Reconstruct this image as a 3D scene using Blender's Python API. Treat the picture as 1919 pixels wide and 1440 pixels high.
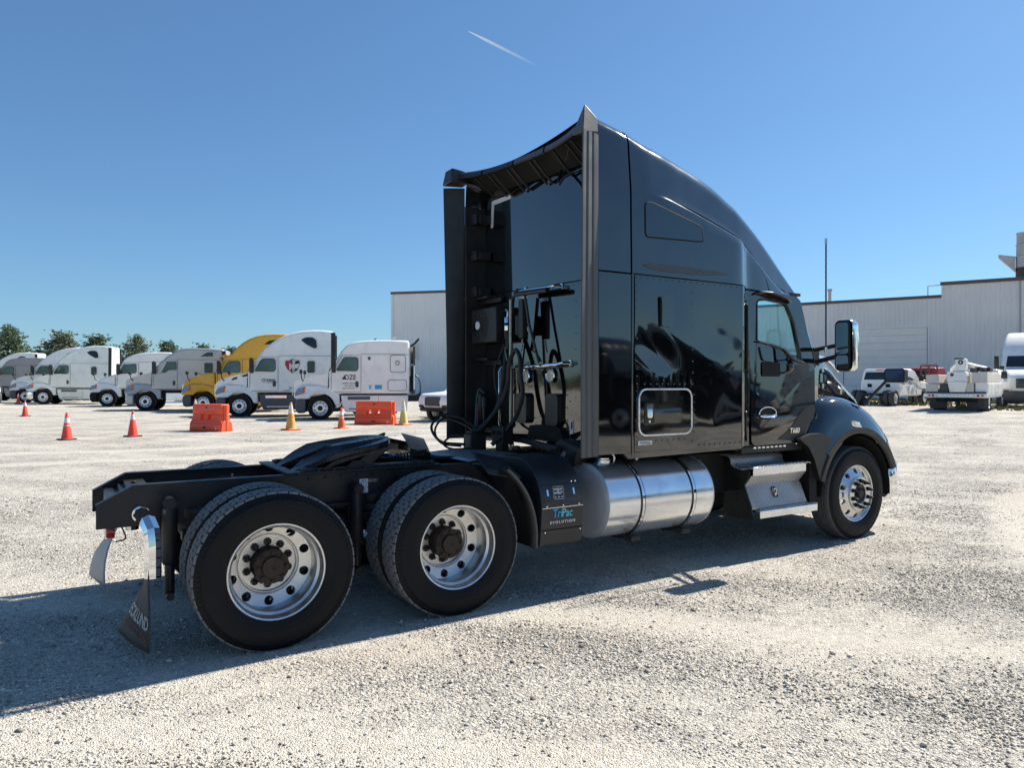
import bpy, bmesh, math, random
import numpy as np
from mathutils import Vector, Matrix
from mathutils.geometry import tessellate_polygon

random.seed(7); np.random.seed(7)
R = math.radians
for o in list(bpy.data.objects): bpy.data.objects.remove(o)
S = bpy.context.scene
COL = S.collection

# ------------------------------------------------------------------ camera
cam_d = bpy.data.cameras.new('camera'); cam = bpy.data.objects.new('camera', cam_d); COL.objects.link(cam)
S.camera = cam
cam_d.sensor_width = 36.0; cam_d.lens = 36.0*1343.3/1919.0
cam_d.clip_start = 0.05; cam_d.clip_end = 90000
CY, CP, CR = R(58.245), R(-0.0556), R(0.0207)
fw = Vector((math.cos(CP)*math.cos(CY), math.cos(CP)*math.sin(CY), math.sin(CP)))
rt = Vector((math.sin(CY), -math.cos(CY), 0)); up = rt.cross(fw)
r2 = math.cos(CR)*rt + math.sin(CR)*up; u2 = -math.sin(CR)*rt + math.cos(CR)*up
cam.matrix_world = Matrix(((r2.x,u2.x,-fw.x,-1.1549),(r2.y,u2.y,-fw.y,-5.9226),(r2.z,u2.z,-fw.z,1.7296),(0,0,0,1)))

# ------------------------------------------------------------------ sky, sun, exposure
SUN_AZ, SUN_EL = R(2.0), R(43.5)           # azimuth measured from +X towards +Y
w = bpy.data.worlds.new('World'); S.world = w; w.use_nodes = True
nt = w.node_tree; nt.nodes.clear()
sky = nt.nodes.new('ShaderNodeTexSky'); sky.sky_type = 'NISHITA'; sky.sun_disc = False
sky.sun_elevation = SUN_EL; sky.sun_rotation = R(90) - SUN_AZ
sky.altitude = 0; sky.air_density = 1.0; sky.dust_density = 0.35; sky.ozone_density = 3.0
bg = nt.nodes.new('ShaderNodeBackground'); bg.inputs[1].default_value = 0.077
wo = nt.nodes.new('ShaderNodeOutputWorld')
gm = nt.nodes.new('ShaderNodeGamma'); gm.inputs[1].default_value = .82          # clear, deep autumn blue
tn = nt.nodes.new('ShaderNodeMix'); tn.data_type = 'RGBA'; tn.blend_type = 'MULTIPLY'; tn.inputs[0].default_value = 1.0; tn.inputs[7].default_value = (.67,.98,1.24,1)
nt.links.new(sky.outputs[0], gm.inputs[0]); nt.links.new(gm.outputs[0], tn.inputs[6]); nt.links.new(tn.outputs[2], bg.inputs[0]); nt.links.new(bg.outputs[0], wo.inputs[0])
sd = bpy.data.lights.new('sun', 'SUN'); sd.energy = 4.5; sd.angle = R(0.53); sd.color = (1.0, .945, .85)
sun = bpy.data.objects.new('sun', sd); COL.objects.link(sun)
sv = Vector((math.cos(SUN_EL)*math.cos(SUN_AZ), math.cos(SUN_EL)*math.sin(SUN_AZ), math.sin(SUN_EL)))
sun.rotation_euler = (-sv).to_track_quat('-Z', 'Y').to_euler()
sun.location = (20, 5, 30)
vs = S.view_settings; vs.view_transform = 'Standard'; vs.look = 'None'; vs.exposure = 0.87; vs.gamma = 1.0
vs.use_curve_mapping = False
S.cycles.max_bounces = 8; S.cycles.transparent_max_bounces = 12
S.cycles.sample_clamp_indirect = 6

# ------------------------------------------------------------------ materials
MT = {}
def nodes_of(name):
    m = bpy.data.materials.new(name); m.use_nodes = True
    n = m.node_tree.nodes; l = m.node_tree.links; n.clear()
    out = n.new('ShaderNodeOutputMaterial'); b = n.new('ShaderNodeBsdfPrincipled')
    l.new(b.outputs[0], out.inputs[0]); MT[name] = m
    return m, n, l, b, out
def mathn(n, l, op, a, b=None, c=None, clamp=False):
    k = n.new('ShaderNodeMath'); k.operation = op; k.use_clamp = clamp
    for i, x in enumerate((a, b, c)):
        if x is None: continue
        if isinstance(x, (int, float)): k.inputs[i].default_value = x
        else: l.new(x, k.inputs[i])
    return k.outputs[0]
def mixc(n, l, f, a, b):
    k = n.new('ShaderNodeMix'); k.data_type = 'RGBA'
    for i, x in ((0, f), (6, a), (7, b)):
        if isinstance(x, (int, float)): k.inputs[i].default_value = x
        elif isinstance(x, tuple): k.inputs[i].default_value = x if len(x) == 4 else x + (1,)
        else: l.new(x, k.inputs[i])
    return k.outputs[2]
def noise(n, l, vec, scale, detail=4, rough=.6):
    k = n.new('ShaderNodeTexNoise'); k.inputs['Scale'].default_value = scale
    k.inputs['Detail'].default_value = detail; k.inputs['Roughness'].default_value = rough
    if vec is not None: l.new(vec, k.inputs['Vector'])
    return k.outputs[0]
def ramp(n, l, f, a, b):
    k = n.new('ShaderNodeMapRange'); k.inputs[1].default_value = a; k.inputs[2].default_value = b
    l.new(f, k.inputs[0]); return k.outputs[0]
def mapping(n, l, vec, scale=(1,1,1), rot=(0,0,0)):
    k = n.new('ShaderNodeMapping'); k.inputs['Scale'].default_value = scale; k.inputs['Rotation'].default_value = rot
    l.new(vec, k.inputs[0]); return k.outputs[0]
def bumpn(n, l, h, dist, strength=1.0, prev=None):
    k = n.new('ShaderNodeBump'); k.inputs['Strength'].default_value = strength; k.inputs['Distance'].default_value = dist
    l.new(h, k.inputs['Height'])
    if prev is not None: l.new(prev, k.inputs['Normal'])
    return k.outputs[0]
def mat(name, col, rough=.5, metal=0.0, coat=0.0, var=.12, vscale=6, bump=0.0, bscale=60, rvar=.08, dust=0.0,
        dcol=(.17,.16,.15), dscale=3.0, spec=.5, wave=0.0, wscale=1.2):
    m, n, l, b, out = nodes_of(name)
    tc = n.new('ShaderNodeTexCoord').outputs['Object']
    nz = noise(n, l, tc, vscale, 5)
    f = ramp(n, l, nz, .3, .7)
    lo = tuple(c*(1-var) for c in col); hi = tuple(min(1, c*(1+var)) for c in col)
    c = mixc(n, l, f, lo, hi)
    rr = mathn(n, l, 'MULTIPLY_ADD', f, rvar*2, max(0, rough-rvar), True)
    if dust > 0:
        dn = noise(n, l, tc, dscale, 8, .7)
        df = mathn(n, l, 'MULTIPLY', ramp(n, l, dn, .42, .72), dust, None, True)
        c = mixc(n, l, df, c, dcol)
        rr = mathn(n, l, 'MULTIPLY_ADD', df, .5, rr, True)
    l.new(c, b.inputs['Base Color']); l.new(rr, b.inputs['Roughness'])
    b.inputs['Metallic'].default_value = metal; b.inputs['Coat Weight'].default_value = coat
    b.inputs['Coat Roughness'].default_value = .03
    b.inputs['Specular IOR Level'].default_value = spec
    nrm = None
    if wave > 0: nrm = bumpn(n, l, noise(n, l, tc, wscale, 1, .4), wave)
    if bump > 0: nrm = bumpn(n, l, noise(n, l, tc, bscale, 3), bump, 1.0, nrm)
    if nrm is not None:
        l.new(nrm, b.inputs['Normal'])
        if coat > 0: l.new(nrm, b.inputs['Coat Normal'])
    b.inputs['Coat IOR'].default_value = 1.65
    return m
def diamond(name, col, rough=.3, metal=1.0, pitch=.045, depth=.0025, dust=.25):
    m, n, l, b, out = nodes_of(name)
    tc = n.new('ShaderNodeTexCoord').outputs['Object']
    sp = n.new('ShaderNodeSeparateXYZ'); l.new(tc, sp.inputs[0])
    v = mathn(n, l, 'ADD', sp.outputs[1], sp.outputs[2]); u = sp.outputs[0]
    a = mathn(n, l, 'DIVIDE', mathn(n, l, 'ADD', u, v), pitch); c = mathn(n, l, 'DIVIDE', mathn(n, l, 'SUBTRACT', u, v), pitch)
    fa = mathn(n, l, 'SUBTRACT', mathn(n, l, 'FRACT', a), .5); fc = mathn(n, l, 'SUBTRACT', mathn(n, l, 'FRACT', c), .5)
    par = mathn(n, l, 'FLOORED_MODULO', mathn(n, l, 'ADD', mathn(n, l, 'FLOOR', a), mathn(n, l, 'FLOOR', c)), 2.0)
    la = mathn(n, l, 'MULTIPLY_ADD', par, .34, .14); lc = mathn(n, l, 'MULTIPLY_ADD', par, -.34, .48)
    q = mathn(n, l, 'ADD', mathn(n, l, 'POWER', mathn(n, l, 'DIVIDE', fa, la), 2.0), mathn(n, l, 'POWER', mathn(n, l, 'DIVIDE', fc, lc), 2.0))
    h = mathn(n, l, 'SUBTRACT', 1.0, q, None, True)
    nz = noise(n, l, tc, 5, 6)
    cc = mixc(n, l, ramp(n, l, nz, .35, .75), col, tuple(x*.62 for x in col))
    cc = mixc(n, l, mathn(n, l, 'MULTIPLY_ADD', h, -.80, .80, True), cc, tuple(x*.35 for x in col))   # relief shading put into the colour: worn lozenges bright, hollows darkened
    l.new(cc, b.inputs['Base Color']); b.inputs['Metallic'].default_value = metal
    l.new(mathn(n, l, 'MULTIPLY_ADD', nz, dust, rough-.05), b.inputs['Roughness'])
    l.new(bumpn(n, l, h, depth), b.inputs['Normal'])
    return m
def glass(name, tint, rough=.02, fac=.0, dark=None):
    m, n, l, b, out = nodes_of(name)
    n.remove(b)
    tr = n.new('ShaderNodeBsdfTransparent'); tr.inputs[0].default_value = tint + (1,)
    gl = n.new('ShaderNodeBsdfGlossy'); gl.inputs['Roughness'].default_value = rough; gl.inputs[0].default_value = (.9,.95,.95,1)
    fr = n.new('ShaderNodeLayerWeight'); fr.inputs[0].default_value = .5
    ff = mathn(n, l, 'MULTIPLY_ADD', mathn(n, l, 'POWER', fr.outputs['Facing'], 4.0), .85, .05, True)
    mx = n.new('ShaderNodeMixShader'); l.new(ff, mx.inputs[0]); l.new(tr.outputs[0], mx.inputs[1]); l.new(gl.outputs[0], mx.inputs[2])
    l.new(mx.outputs[0], out.inputs[0])
    return m

mat('paint_black', (.0028,.003,.0036), .045, 0, 1.0, .2, 3, rvar=.02, wave=.0006, wscale=2.0, dust=.012)
mat('paint_panel', (.0028,.003,.0036), .035, 0, 1.0, .2, 3, rvar=.02, wave=.004, wscale=2.4, dust=.012)
mat('paint_roof', (.007,.008,.0095), .11, 0, 1.0, .2, 3, rvar=.05, dust=.05)
mat('gap_black', (.003,.003,.003), .8)
mat('frame_black', (.0095,.010,.0115), .42, 0, 0, .35, 5, bump=.002, bscale=60, rvar=.12, dust=.40, dscale=4, dcol=(.040,.030,.024))
mat('iron_black', (.011,.011,.0115), .5, .2, 0, .4, 9, bump=.003, bscale=80, dust=.18, dscale=6)
mat('grease_steel', (.03,.031,.034), .30, .75, 0, .5, 7, bump=.002, bscale=50, rvar=.14, dust=.15)
mat('rust_hub', (.032,.021,.015), .55, .25, 0, .4, 22, bump=.004, bscale=90, dust=.15, dcol=(.10,.07,.05))
mat('rubber', (.0050,.0055,.0065), .55, 0, 0, .25, 12, bump=.0015, bscale=120, dust=.05, dscale=5, dcol=(.06,.06,.06), spec=.22)
mat('tread_rubber', (.17,.17,.172), .85, 0, 0, .35, 25, bump=.002, bscale=150, dust=.55, dscale=12, dcol=(.17,.16,.15))
mat('tread_front', (.085,.084,.083), .8, 0, 0, .3, 25, bump=.002, bscale=150, dust=.5, dscale=12, dcol=(.14,.13,.12))
mat('rubber_trim', (.062,.061,.061), .42, 0, 0, .12, 4, dust=.2, dcol=(.16,.15,.14), rvar=.06)
mat('plastic_black', (.0085,.0085,.009), .38, 0, 0, .2, 8, bump=.0008, bscale=300, dust=.12)
mat('flap_rubber', (.034,.030,.029), .6, 0, 0, .2, 8, dust=.3, dcol=(.09,.08,.075))
mat('alu_wheel', (.74,.74,.73), .38, 1.0, 0, .12, 14, rvar=.07, bump=.0004, bscale=200, dust=.12, dscale=9, dcol=(.42,.38,.33))
mat('alu_polish', (.82,.83,.84), .10, 1.0, 0, .06, 6, rvar=.05, bump=.0004, bscale=12)
mat('chrome', (.80,.81,.82), .04, 1.0, 0, .05, 6, rvar=.03)
mat('alu_dull', (.55,.54,.52), .55, .3, 0, .12, 9)
mat('alu_step', (.93,.93,.92), .30, 1.0, 0, .18, 14, rvar=.12, dust=.15)
diamond('diamond_step', (.88,.88,.87), .42, .40, .052, .008, .1); diamond('diamond_deck', (.62,.65,.68), .40, 1.0, .05, .006)
mat('tank_alu', (.84,.85,.86), .20, .80, 0, .10, 5, rvar=.05, bump=.0006, bscale=6)
mat('tank_end', (.58,.60,.63), .45, .45, 0, .12, 5, rvar=.05)
mat('steel_strap', (.55,.56,.57), .25, 1.0, 0, .2, 9)
mat('apu_grey', (.013,.015,.019), .36, .0, 0, .2, 5, dust=.12, rvar=.06)
mat('flap_white', (.34,.335,.33), .45, 0, 0, .12, 6)
mat('white_print', (.75,.75,.74), .5, 0, 0, .12, 30)
mat('grey_print', (.42,.43,.44), .5, 0, 0, .2, 30)
mat('red_print', (.32,.035,.045), .5, 0, 0, .15, 30)
mat('dull_red_print', (.11,.03,.035), .6, 0, 0, .3, 40)
mat('blue_print', (.03,.36,.62), .4, 0, 0, .1, 30)
mat('teal_print', (.10,.55,.62), .4, 0, 0, .1, 30)
mat('tape_white', (.62,.60,.62), .35, 0, 0, .15, 60)
mat('lamp_clear', (.85,.68,.42), .12, 0, .4, .2, 40, bump=.002, bscale=150)  # yellow tint stands in for warm ground mirrored in the clear lenses
mat('amber_lens', (.75,.17,.02), .15, 0, .3, .15, 40)
mat('red_lens', (.42,.02,.02), .15, 0, .3, .15, 40)
mat('interior', (.06,.06,.062), .8, 0, 0, .2, 6)
mat('seat_cloth', (.16,.165,.17), .85, 0, 0, .15, 40)
mat('hose_black', (.006,.006,.0065), .5, 0, 0, .3, 20, dust=.05)
mat('hose_green', (.02,.10,.08), .5, 0, 0, .2, 20)
mat('hose_red', (.20,.015,.015), .5, 0, 0, .2, 20)
mat('hose_blue', (.015,.03,.09), .5, 0, 0, .2, 20)
mat('brass_fit', (.35,.30,.20), .35, .9, 0, .3, 20)
mat('pogo_steel', (.42,.37,.28), .35, .9, 0, .25, 9)
glass('window_glass', (.80,.945,.925))
mat('mirror_glass', (.75,.77,.80), .02, 1.0, 0, .03, 3, rvar=.01)

# ------------------------------------------------------------------ mesh helpers
class MB:
    def __init__(s): s.v = []; s.f = []
    def add(s, v, f):
        k = len(s.v); s.v += [tuple(p) for p in v]; s.f += [tuple(i+k for i in q) for q in f]; return s
    def box(s, x0, x1, y0, y1, z0, z1):
        v = [(x0,y0,z0),(x1,y0,z0),(x1,y1,z0),(x0,y1,z0),(x0,y0,z1),(x1,y0,z1),(x1,y1,z1),(x0,y1,z1)]
        return s.add(v, [(0,3,2,1),(4,5,6,7),(0,1,5,4),(1,2,6,5),(2,3,7,6),(3,0,4,7)])
    def hexa(s, p):            # 8 corners: bottom 4 then top 4
        return s.add(p, [(0,3,2,1),(4,5,6,7),(0,1,5,4),(1,2,6,5),(2,3,7,6),(3,0,4,7)])
    def prism(s, poly, axis, a, b, taper=None):
        def P(q, t):
            if axis == 'y': return (q[0], t, q[1])
            if axis == 'x': return (t, q[0], q[1])
            return (q[0], q[1], t)
        n = len(poly); v = [P(q, a) for q in poly] + [P(q, b) for q in poly]
        return s.add(v, [tuple(range(n)), tuple(range(2*n-1, n-1, -1))] + [(i, i+n, (i+1) % n+n, (i+1) % n) for i in range(n)])
    def tube(s, pts, r, n=8, caps=True):
        P = [Vector(p) for p in pts]; m = len(P)
        rs = r if isinstance(r, (list, tuple)) else [r]*m
        T = [(P[min(i+1, m-1)] - P[max(i-1, 0)]).normalized() for i in range(m)]
        a = Vector((0,0,1)) if abs(T[0].z) < .9 else Vector((1,0,0))
        nrm = (a - T[0]*a.dot(T[0])).normalized(); v = []
        for i in range(m):
            nrm = (nrm - T[i]*nrm.dot(T[i])).normalized(); bi = T[i].cross(nrm)
            for k in range(n):
                t = 2*math.pi*k/n; v.append(P[i] + (nrm*math.cos(t) + bi*math.sin(t))*rs[i])
        f = [(i*n+k, i*n+(k+1) % n, (i+1)*n+(k+1) % n, (i+1)*n+k) for i in range(m-1) for k in range(n)]
        if caps: f += [tuple(range(n-1, -1, -1)), tuple((m-1)*n+k for k in range(n))]
        return s.add(v, f)
    def cyl(s, p0, p1, r, n=16): return s.tube([p0, p1], r, n)
    def lathe(s, prof, c=(0,0,0), axis='y', n=48, sgn=1, closed=False):
        v = []; m = len(prof)
        for r, h in prof:
            for k in range(n):
                t = 2*math.pi*k/n; a, b = r*math.cos(t), r*math.sin(t); h2 = h*sgn
                v.append((c[0]+a, c[1]+h2, c[2]+b) if axis == 'y' else (c[0]+h2, c[1]+a, c[2]+b) if axis == 'x' else (c[0]+a, c[1]+b, c[2]+h2))
        f = [(i*n+k, i*n+(k+1) % n, (i+1)*n+(k+1) % n, (i+1)*n+k) for i in range(m-1) for k in range(n)]
        if closed: f += [((m-1)*n+k, (m-1)*n+(k+1) % n, (k+1) % n, k) for k in range(n)]
        return s.add(v, f)
    def grid(s, rows):
        m, n = len(rows), len(rows[0])
        return s.add([p for r in rows for p in r], [(i*n+k, i*n+k+1, (i+1)*n+k+1, (i+1)*n+k) for i in range(m-1) for k in range(n-1)])
    def plate(s, outer, holes, fn, thick):   # flat plate with holes, fn maps (u,v,d)->xyz
        polys = [outer] + holes
        tri = tessellate_polygon([[Vector((p[0], p[1], 0)) for p in q] for q in polys])
        flat = [p for q in polys for p in q]; n = len(flat)
        v = [fn(p[0], p[1], 0) for p in flat] + [fn(p[0], p[1], thick) for p in flat]
        f = [tuple(t) for t in tri] + [tuple(i+n for i in reversed(t)) for t in tri]
        k = 0
        for q in polys:
            m = len(q); f += [(k+i, k+(i+1) % m, k+(i+1) % m+n, k+i+n) for i in range(m)]; k += m
        return s.add(v, f)
    def mesh(s, name, sharp=35):
        me = bpy.data.meshes.new(name); me.from_pydata(s.v, [], s.f)
        bm = bmesh.new(); bm.from_mesh(me); bmesh.ops.recalc_face_normals(bm, faces=bm.faces); bm.to_mesh(me); bm.free()
        me.polygons.foreach_set('use_smooth', [True]*len(me.polygons))
        if sharp is not None: me.set_sharp_from_angle(angle=R(sharp))
        return me
    def obj(s, name, mt, parent=None, sharp=35, bevel=0, seg=2, sub=0):
        return link(name, s.mesh(name, sharp), mt, parent, bevel, seg, sub)
def link(name, me, mt, parent=None, bevel=0, seg=2, sub=0):
    if mt is not None and not me.materials: me.materials.append(MT[mt] if isinstance(mt, str) else mt)
    o = bpy.data.objects.new(name, me); COL.objects.link(o); o.parent = parent
    if bevel:
        b = o.modifiers.new('bevel', 'BEVEL'); b.width = bevel; b.segments = seg; b.limit_method = 'ANGLE'; b.angle_limit = R(35)
        b.use_clamp_overlap = True
    if sub:
        b = o.modifiers.new('sub', 'SUBSURF'); b.levels = sub; b.render_levels = sub
    return o
def tag(o, label, cat=None, group=None, kind=None):
    if label: o['label'] = label
    if cat: o['category'] = cat
    if group: o['group'] = group
    if kind: o['kind'] = kind
    return o
def thing(name, label, cat, loc=(0,0,0), rz=0, group=None):
    o = bpy.data.objects.new(name, None); COL.objects.link(o); o.location = loc; o.rotation_euler = (0,0,rz)
    o.empty_display_size = .3
    return tag(o, label, cat, group)
def copy_tree(o, parent=None):
    c = o.copy(); COL.objects.link(c); c.parent = parent
    for ch in o.children: copy_tree(ch, c)
    return c
def cat(pts, n=8):              # Catmull-Rom through points of any dimension
    P = [np.array(p, float) for p in pts]; P = [2*P[0]-P[1]] + P + [2*P[-1]-P[-2]]; out = []
    for i in range(1, len(P)-2):
        for k in range(n):
            t = k/n; a, b, c, d = P[i-1], P[i], P[i+1], P[i+2]
            out.append(.5*((2*b)+(-a+c)*t+(2*a-5*b+4*c-d)*t*t+(-a+3*b-3*c+d)*t**3))
    out.append(P[-2]); return [tuple(q) for q in out]
def rrect(x0, x1, y0, y1, r, n=5):
    out = []
    for cx, cy, a in ((x1-r,y1-r,0),(x0+r,y1-r,90),(x0+r,y0+r,180),(x1-r,y0+r,270)):
        for k in range(n+1):
            t = R(a+90*k/n); out.append((cx+r*math.cos(t), cy+r*math.sin(t)))
    return out
def roundpoly(pts, r, n=4):
    out = []; m = len(pts)
    for i in range(m):
        a, b, c = Vector(pts[i-1]), Vector(pts[i]), Vector(pts[(i+1) % m])
        da, dc = (a-b), (c-b); q = min(r, da.length*.45, dc.length*.45)
        p0 = b+da.normalized()*q; p2 = b+dc.normalized()*q
        for k in range(n+1):
            t = k/n; out.append(tuple(p0*(1-t)**2 + b*2*t*(1-t) + p2*t*t))
    return out
_dg = None
def text(name, body, size, mt, parent, mtx, extrude=.001, shear=0.0, sx=1.0, align='LEFT', bold=0.0, space=1.0):
    c = bpy.data.curves.new(name, 'FONT'); c.body = body; c.size = size; c.extrude = extrude; c.shear = shear; c.align_x = align
    c.offset = bold; c.space_character = space; c.resolution_u = 3
    t = bpy.data.objects.new(name, c); COL.objects.link(t)
    bpy.context.view_layer.update()
    me = bpy.data.meshes.new_from_object(t.evaluated_get(bpy.context.evaluated_depsgraph_get()))
    bpy.data.objects.remove(t); me.materials.clear(); me.name = name
    me.transform(Matrix.Diagonal((sx,1,1,1))); me.transform(mtx)
    return link(name, me, mt, parent)
def frame_m(o, xa, ya):         # matrix from origin and text x / y axes
    xa = Vector(xa).normalized(); ya = Vector(ya).normalized(); za = xa.cross(ya)
    return Matrix(((xa.x,ya.x,za.x,o[0]),(xa.y,ya.y,za.y,o[1]),(xa.z,ya.z,za.z,o[2]),(0,0,0,1)))
def sstep(a, b, x):
    t = np.clip((x-a)/(b-a), 0, 1); return t*t*(3-2*t)
def gz(x, y):                   # the lot rises gently towards the back and the right
    d = np.maximum(0, y-25)
    return (.16*sstep(6, 18, y) + .004*np.minimum(d, 60) + .42*sstep(12, 34, x)*(1-.6*sstep(20,60,y)) + 0.0)

# ------------------------------------------------------------------ ground
TRACKS = [(14.0,-12.0,11.6),(14.0,-12.0,9.6),(-9.0,-14.0,14.5),(-9.0,-14.0,16.6),(2.0,40.0,26.5),(2.0,40.0,28.6)]
def ground():
    k = np.linspace(-1, 1, 221); ax = np.sinh(k*7.2)/np.sinh(7.2)*6000
    X, Y = np.meshgrid(ax+2, ax+2, indexing='ij'); Z = gz(X, Y)
    far = np.hypot(X, Y)
    nzv = .012*np.sin(X*.9+1.3*np.sin(Y*.5))*np.sin(Y*.8+.7) + .008*np.sin(X*2.1+Y*1.3)
    nzv = nzv*sstep(1.6, 3.0, np.abs(Y))*(1-sstep(40, 120, far)); Z = Z+nzv
    n = len(ax); v = np.stack([X, Y, Z], -1).reshape(-1, 3)
    i = np.arange(n-1); I, J = np.meshgrid(i, i, indexing='ij'); a = (I*n+J).ravel()
    f = np.stack([a, a+n, a+n+1, a+1], -1)
    me = bpy.data.meshes.new('ground'); me.from_pydata(v.tolist(), [], f.tolist())
    me.polygons.foreach_set('use_smooth', [True]*len(me.polygons))
    m, nn, l, b, out = nodes_of('gravel_ground')
    tc = nn.new('ShaderNodeTexCoord').outputs['Object']
    big = noise(nn, l, mapping(nn, l, tc, (.7, 1.1, 1)), 1.0, 6, .7)
    mid = noise(nn, l, mapping(nn, l, tc, (2.6, 4.6, 1), (0,0,R(20))), 1.0, 6, .7)
    fine = noise(nn, l, tc, 14, 6, .75)
    stone = nn.new('ShaderNodeTexVoronoi'); stone.inputs['Scale'].default_value = 48; l.new(tc, stone.inputs['Vector'])
    st2 = nn.new('ShaderNodeTexVoronoi'); st2.inputs['Scale'].default_value = 17; l.new(tc, st2.inputs['Vector'])
    st3 = nn.new('ShaderNodeTexVoronoi'); st3.inputs['Scale'].default_value = 120; l.new(tc, st3.inputs['Vector'])
    sc = nn.new('ShaderNodeSeparateColor'); l.new(stone.outputs['Color'], sc.inputs[0])
    sc2 = nn.new('ShaderNodeSeparateColor'); l.new(st2.outputs['Color'], sc2.inputs[0])
    sp = nn.new('ShaderNodeSeparateXYZ'); l.new(tc, sp.inputs[0]); x_, y_ = sp.outputs[0], sp.outputs[1]
    sn = lambda v: mathn(nn, l, 'SINE', v); lin = lambda a, ka, kb, b_: mathn(nn, l, 'MULTIPLY_ADD', a, ka, mathn(nn, l, 'MULTIPLY_ADD', b_, kb, 0.0) if not isinstance(b_, (int, float)) else b_)
    c1 = sn(lin(x_, 1.7, 2.1, sn(mathn(nn, l, 'MULTIPLY', y_, .9)))); c2 = sn(lin(y_, 2.3, 1.7, sn(lin(x_, 1.1, 0, 2.0)))); c3 = sn(lin(x_, 5.1, 3.3, y_))
    cl = mathn(nn, l, 'ADD', mathn(nn, l, 'ADD', c1, c2), mathn(nn, l, 'MULTIPLY', c3, .8))
    nz2 = mathn(nn, l, 'MULTIPLY', mathn(nn, l, 'SUBTRACT', mathn(nn, l, 'ADD', big, mid), 1.0), 6.0)
    msk = ramp(nn, l, mathn(nn, l, 'ADD', mathn(nn, l, 'MULTIPLY', cl, .40), nz2), -1.5, 1.4)                       # 0 = packed fines, 1 = loose stone
    for cx_, cy_, rr_ in TRACKS:      # wheel lanes pressed into the gravel
        dx_ = mathn(nn, l, 'SUBTRACT', x_, cx_); dy_ = mathn(nn, l, 'SUBTRACT', y_, cy_)
        rd = mathn(nn, l, 'SQRT', mathn(nn, l, 'ADD', mathn(nn, l, 'MULTIPLY', dx_, dx_), mathn(nn, l, 'MULTIPLY', dy_, dy_)))
        q_ = mathn(nn, l, 'ABSOLUTE', mathn(nn, l, 'SUBTRACT', mathn(nn, l, 'MULTIPLY_ADD', mid, .5, rd), rr_+.25))
        msk = mathn(nn, l, 'MULTIPLY', msk, ramp(nn, l, q_, .10, .42))
    fines = mixc(nn, l, ramp(nn, l, fine, .3, .7), (.53,.485,.408), (.82,.762,.65))
    gr = mixc(nn, l, sc.outputs[0], (.29,.275,.252), (.78,.72,.63))
    gr = mixc(nn, l, mathn(nn, l, 'MULTIPLY', ramp(nn, l, sc2.outputs[1], .55, 1.0), .5), gr, (.19,.185,.185))
    c = mixc(nn, l, mathn(nn, l, 'MULTIPLY_ADD', msk, .62, .26), fines, gr)
    s3 = nn.new('ShaderNodeSeparateColor'); l.new(st3.outputs['Color'], s3.inputs[0])
    c = mixc(nn, l, mathn(nn, l, 'MULTIPLY', ramp(nn, l, s3.outputs[0], .7, 1.0), .55), c, (.27,.25,.235))
    # brownish damp stains
    stn = ramp(nn, l, noise(nn, l, mapping(nn, l, tc, (.12,.3,1)), 1.0, 4, .6), .56, .74)
    c = mixc(nn, l, mathn(nn, l, 'MULTIPLY', stn, .35), c, (.50,.39,.30))
    l.new(c, b.inputs['Base Color']); b.inputs['Roughness'].default_value = .95; b.inputs['Specular IOR Level'].default_value = .15
    h = mathn(nn, l, 'MULTIPLY', mathn(nn, l, 'SUBTRACT', 1.0, stone.outputs['Distance']), mathn(nn, l, 'MULTIPLY_ADD', msk, .85, .12))
    n0 = bumpn(nn, l, mathn(nn, l, 'SUBTRACT', 1.0, st3.outputs['Distance']), .010, .9)
    n1 = bumpn(nn, l, fine, .014, .8, n0)
    n2 = bumpn(nn, l, h, .028, 1.0, n1)
    h2 = mathn(nn, l, 'SUBTRACT', 1.0, st2.outputs['Distance'])
    n3 = bumpn(nn, l, mathn(nn, l, 'MULTIPLY', h2, msk), .012, .8, n2)
    l.new(n3, b.inputs['Normal'])
    o = link('ground', me, 'gravel_ground'); tag(o, None, None, None, 'structure'); return o
ground()

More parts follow.
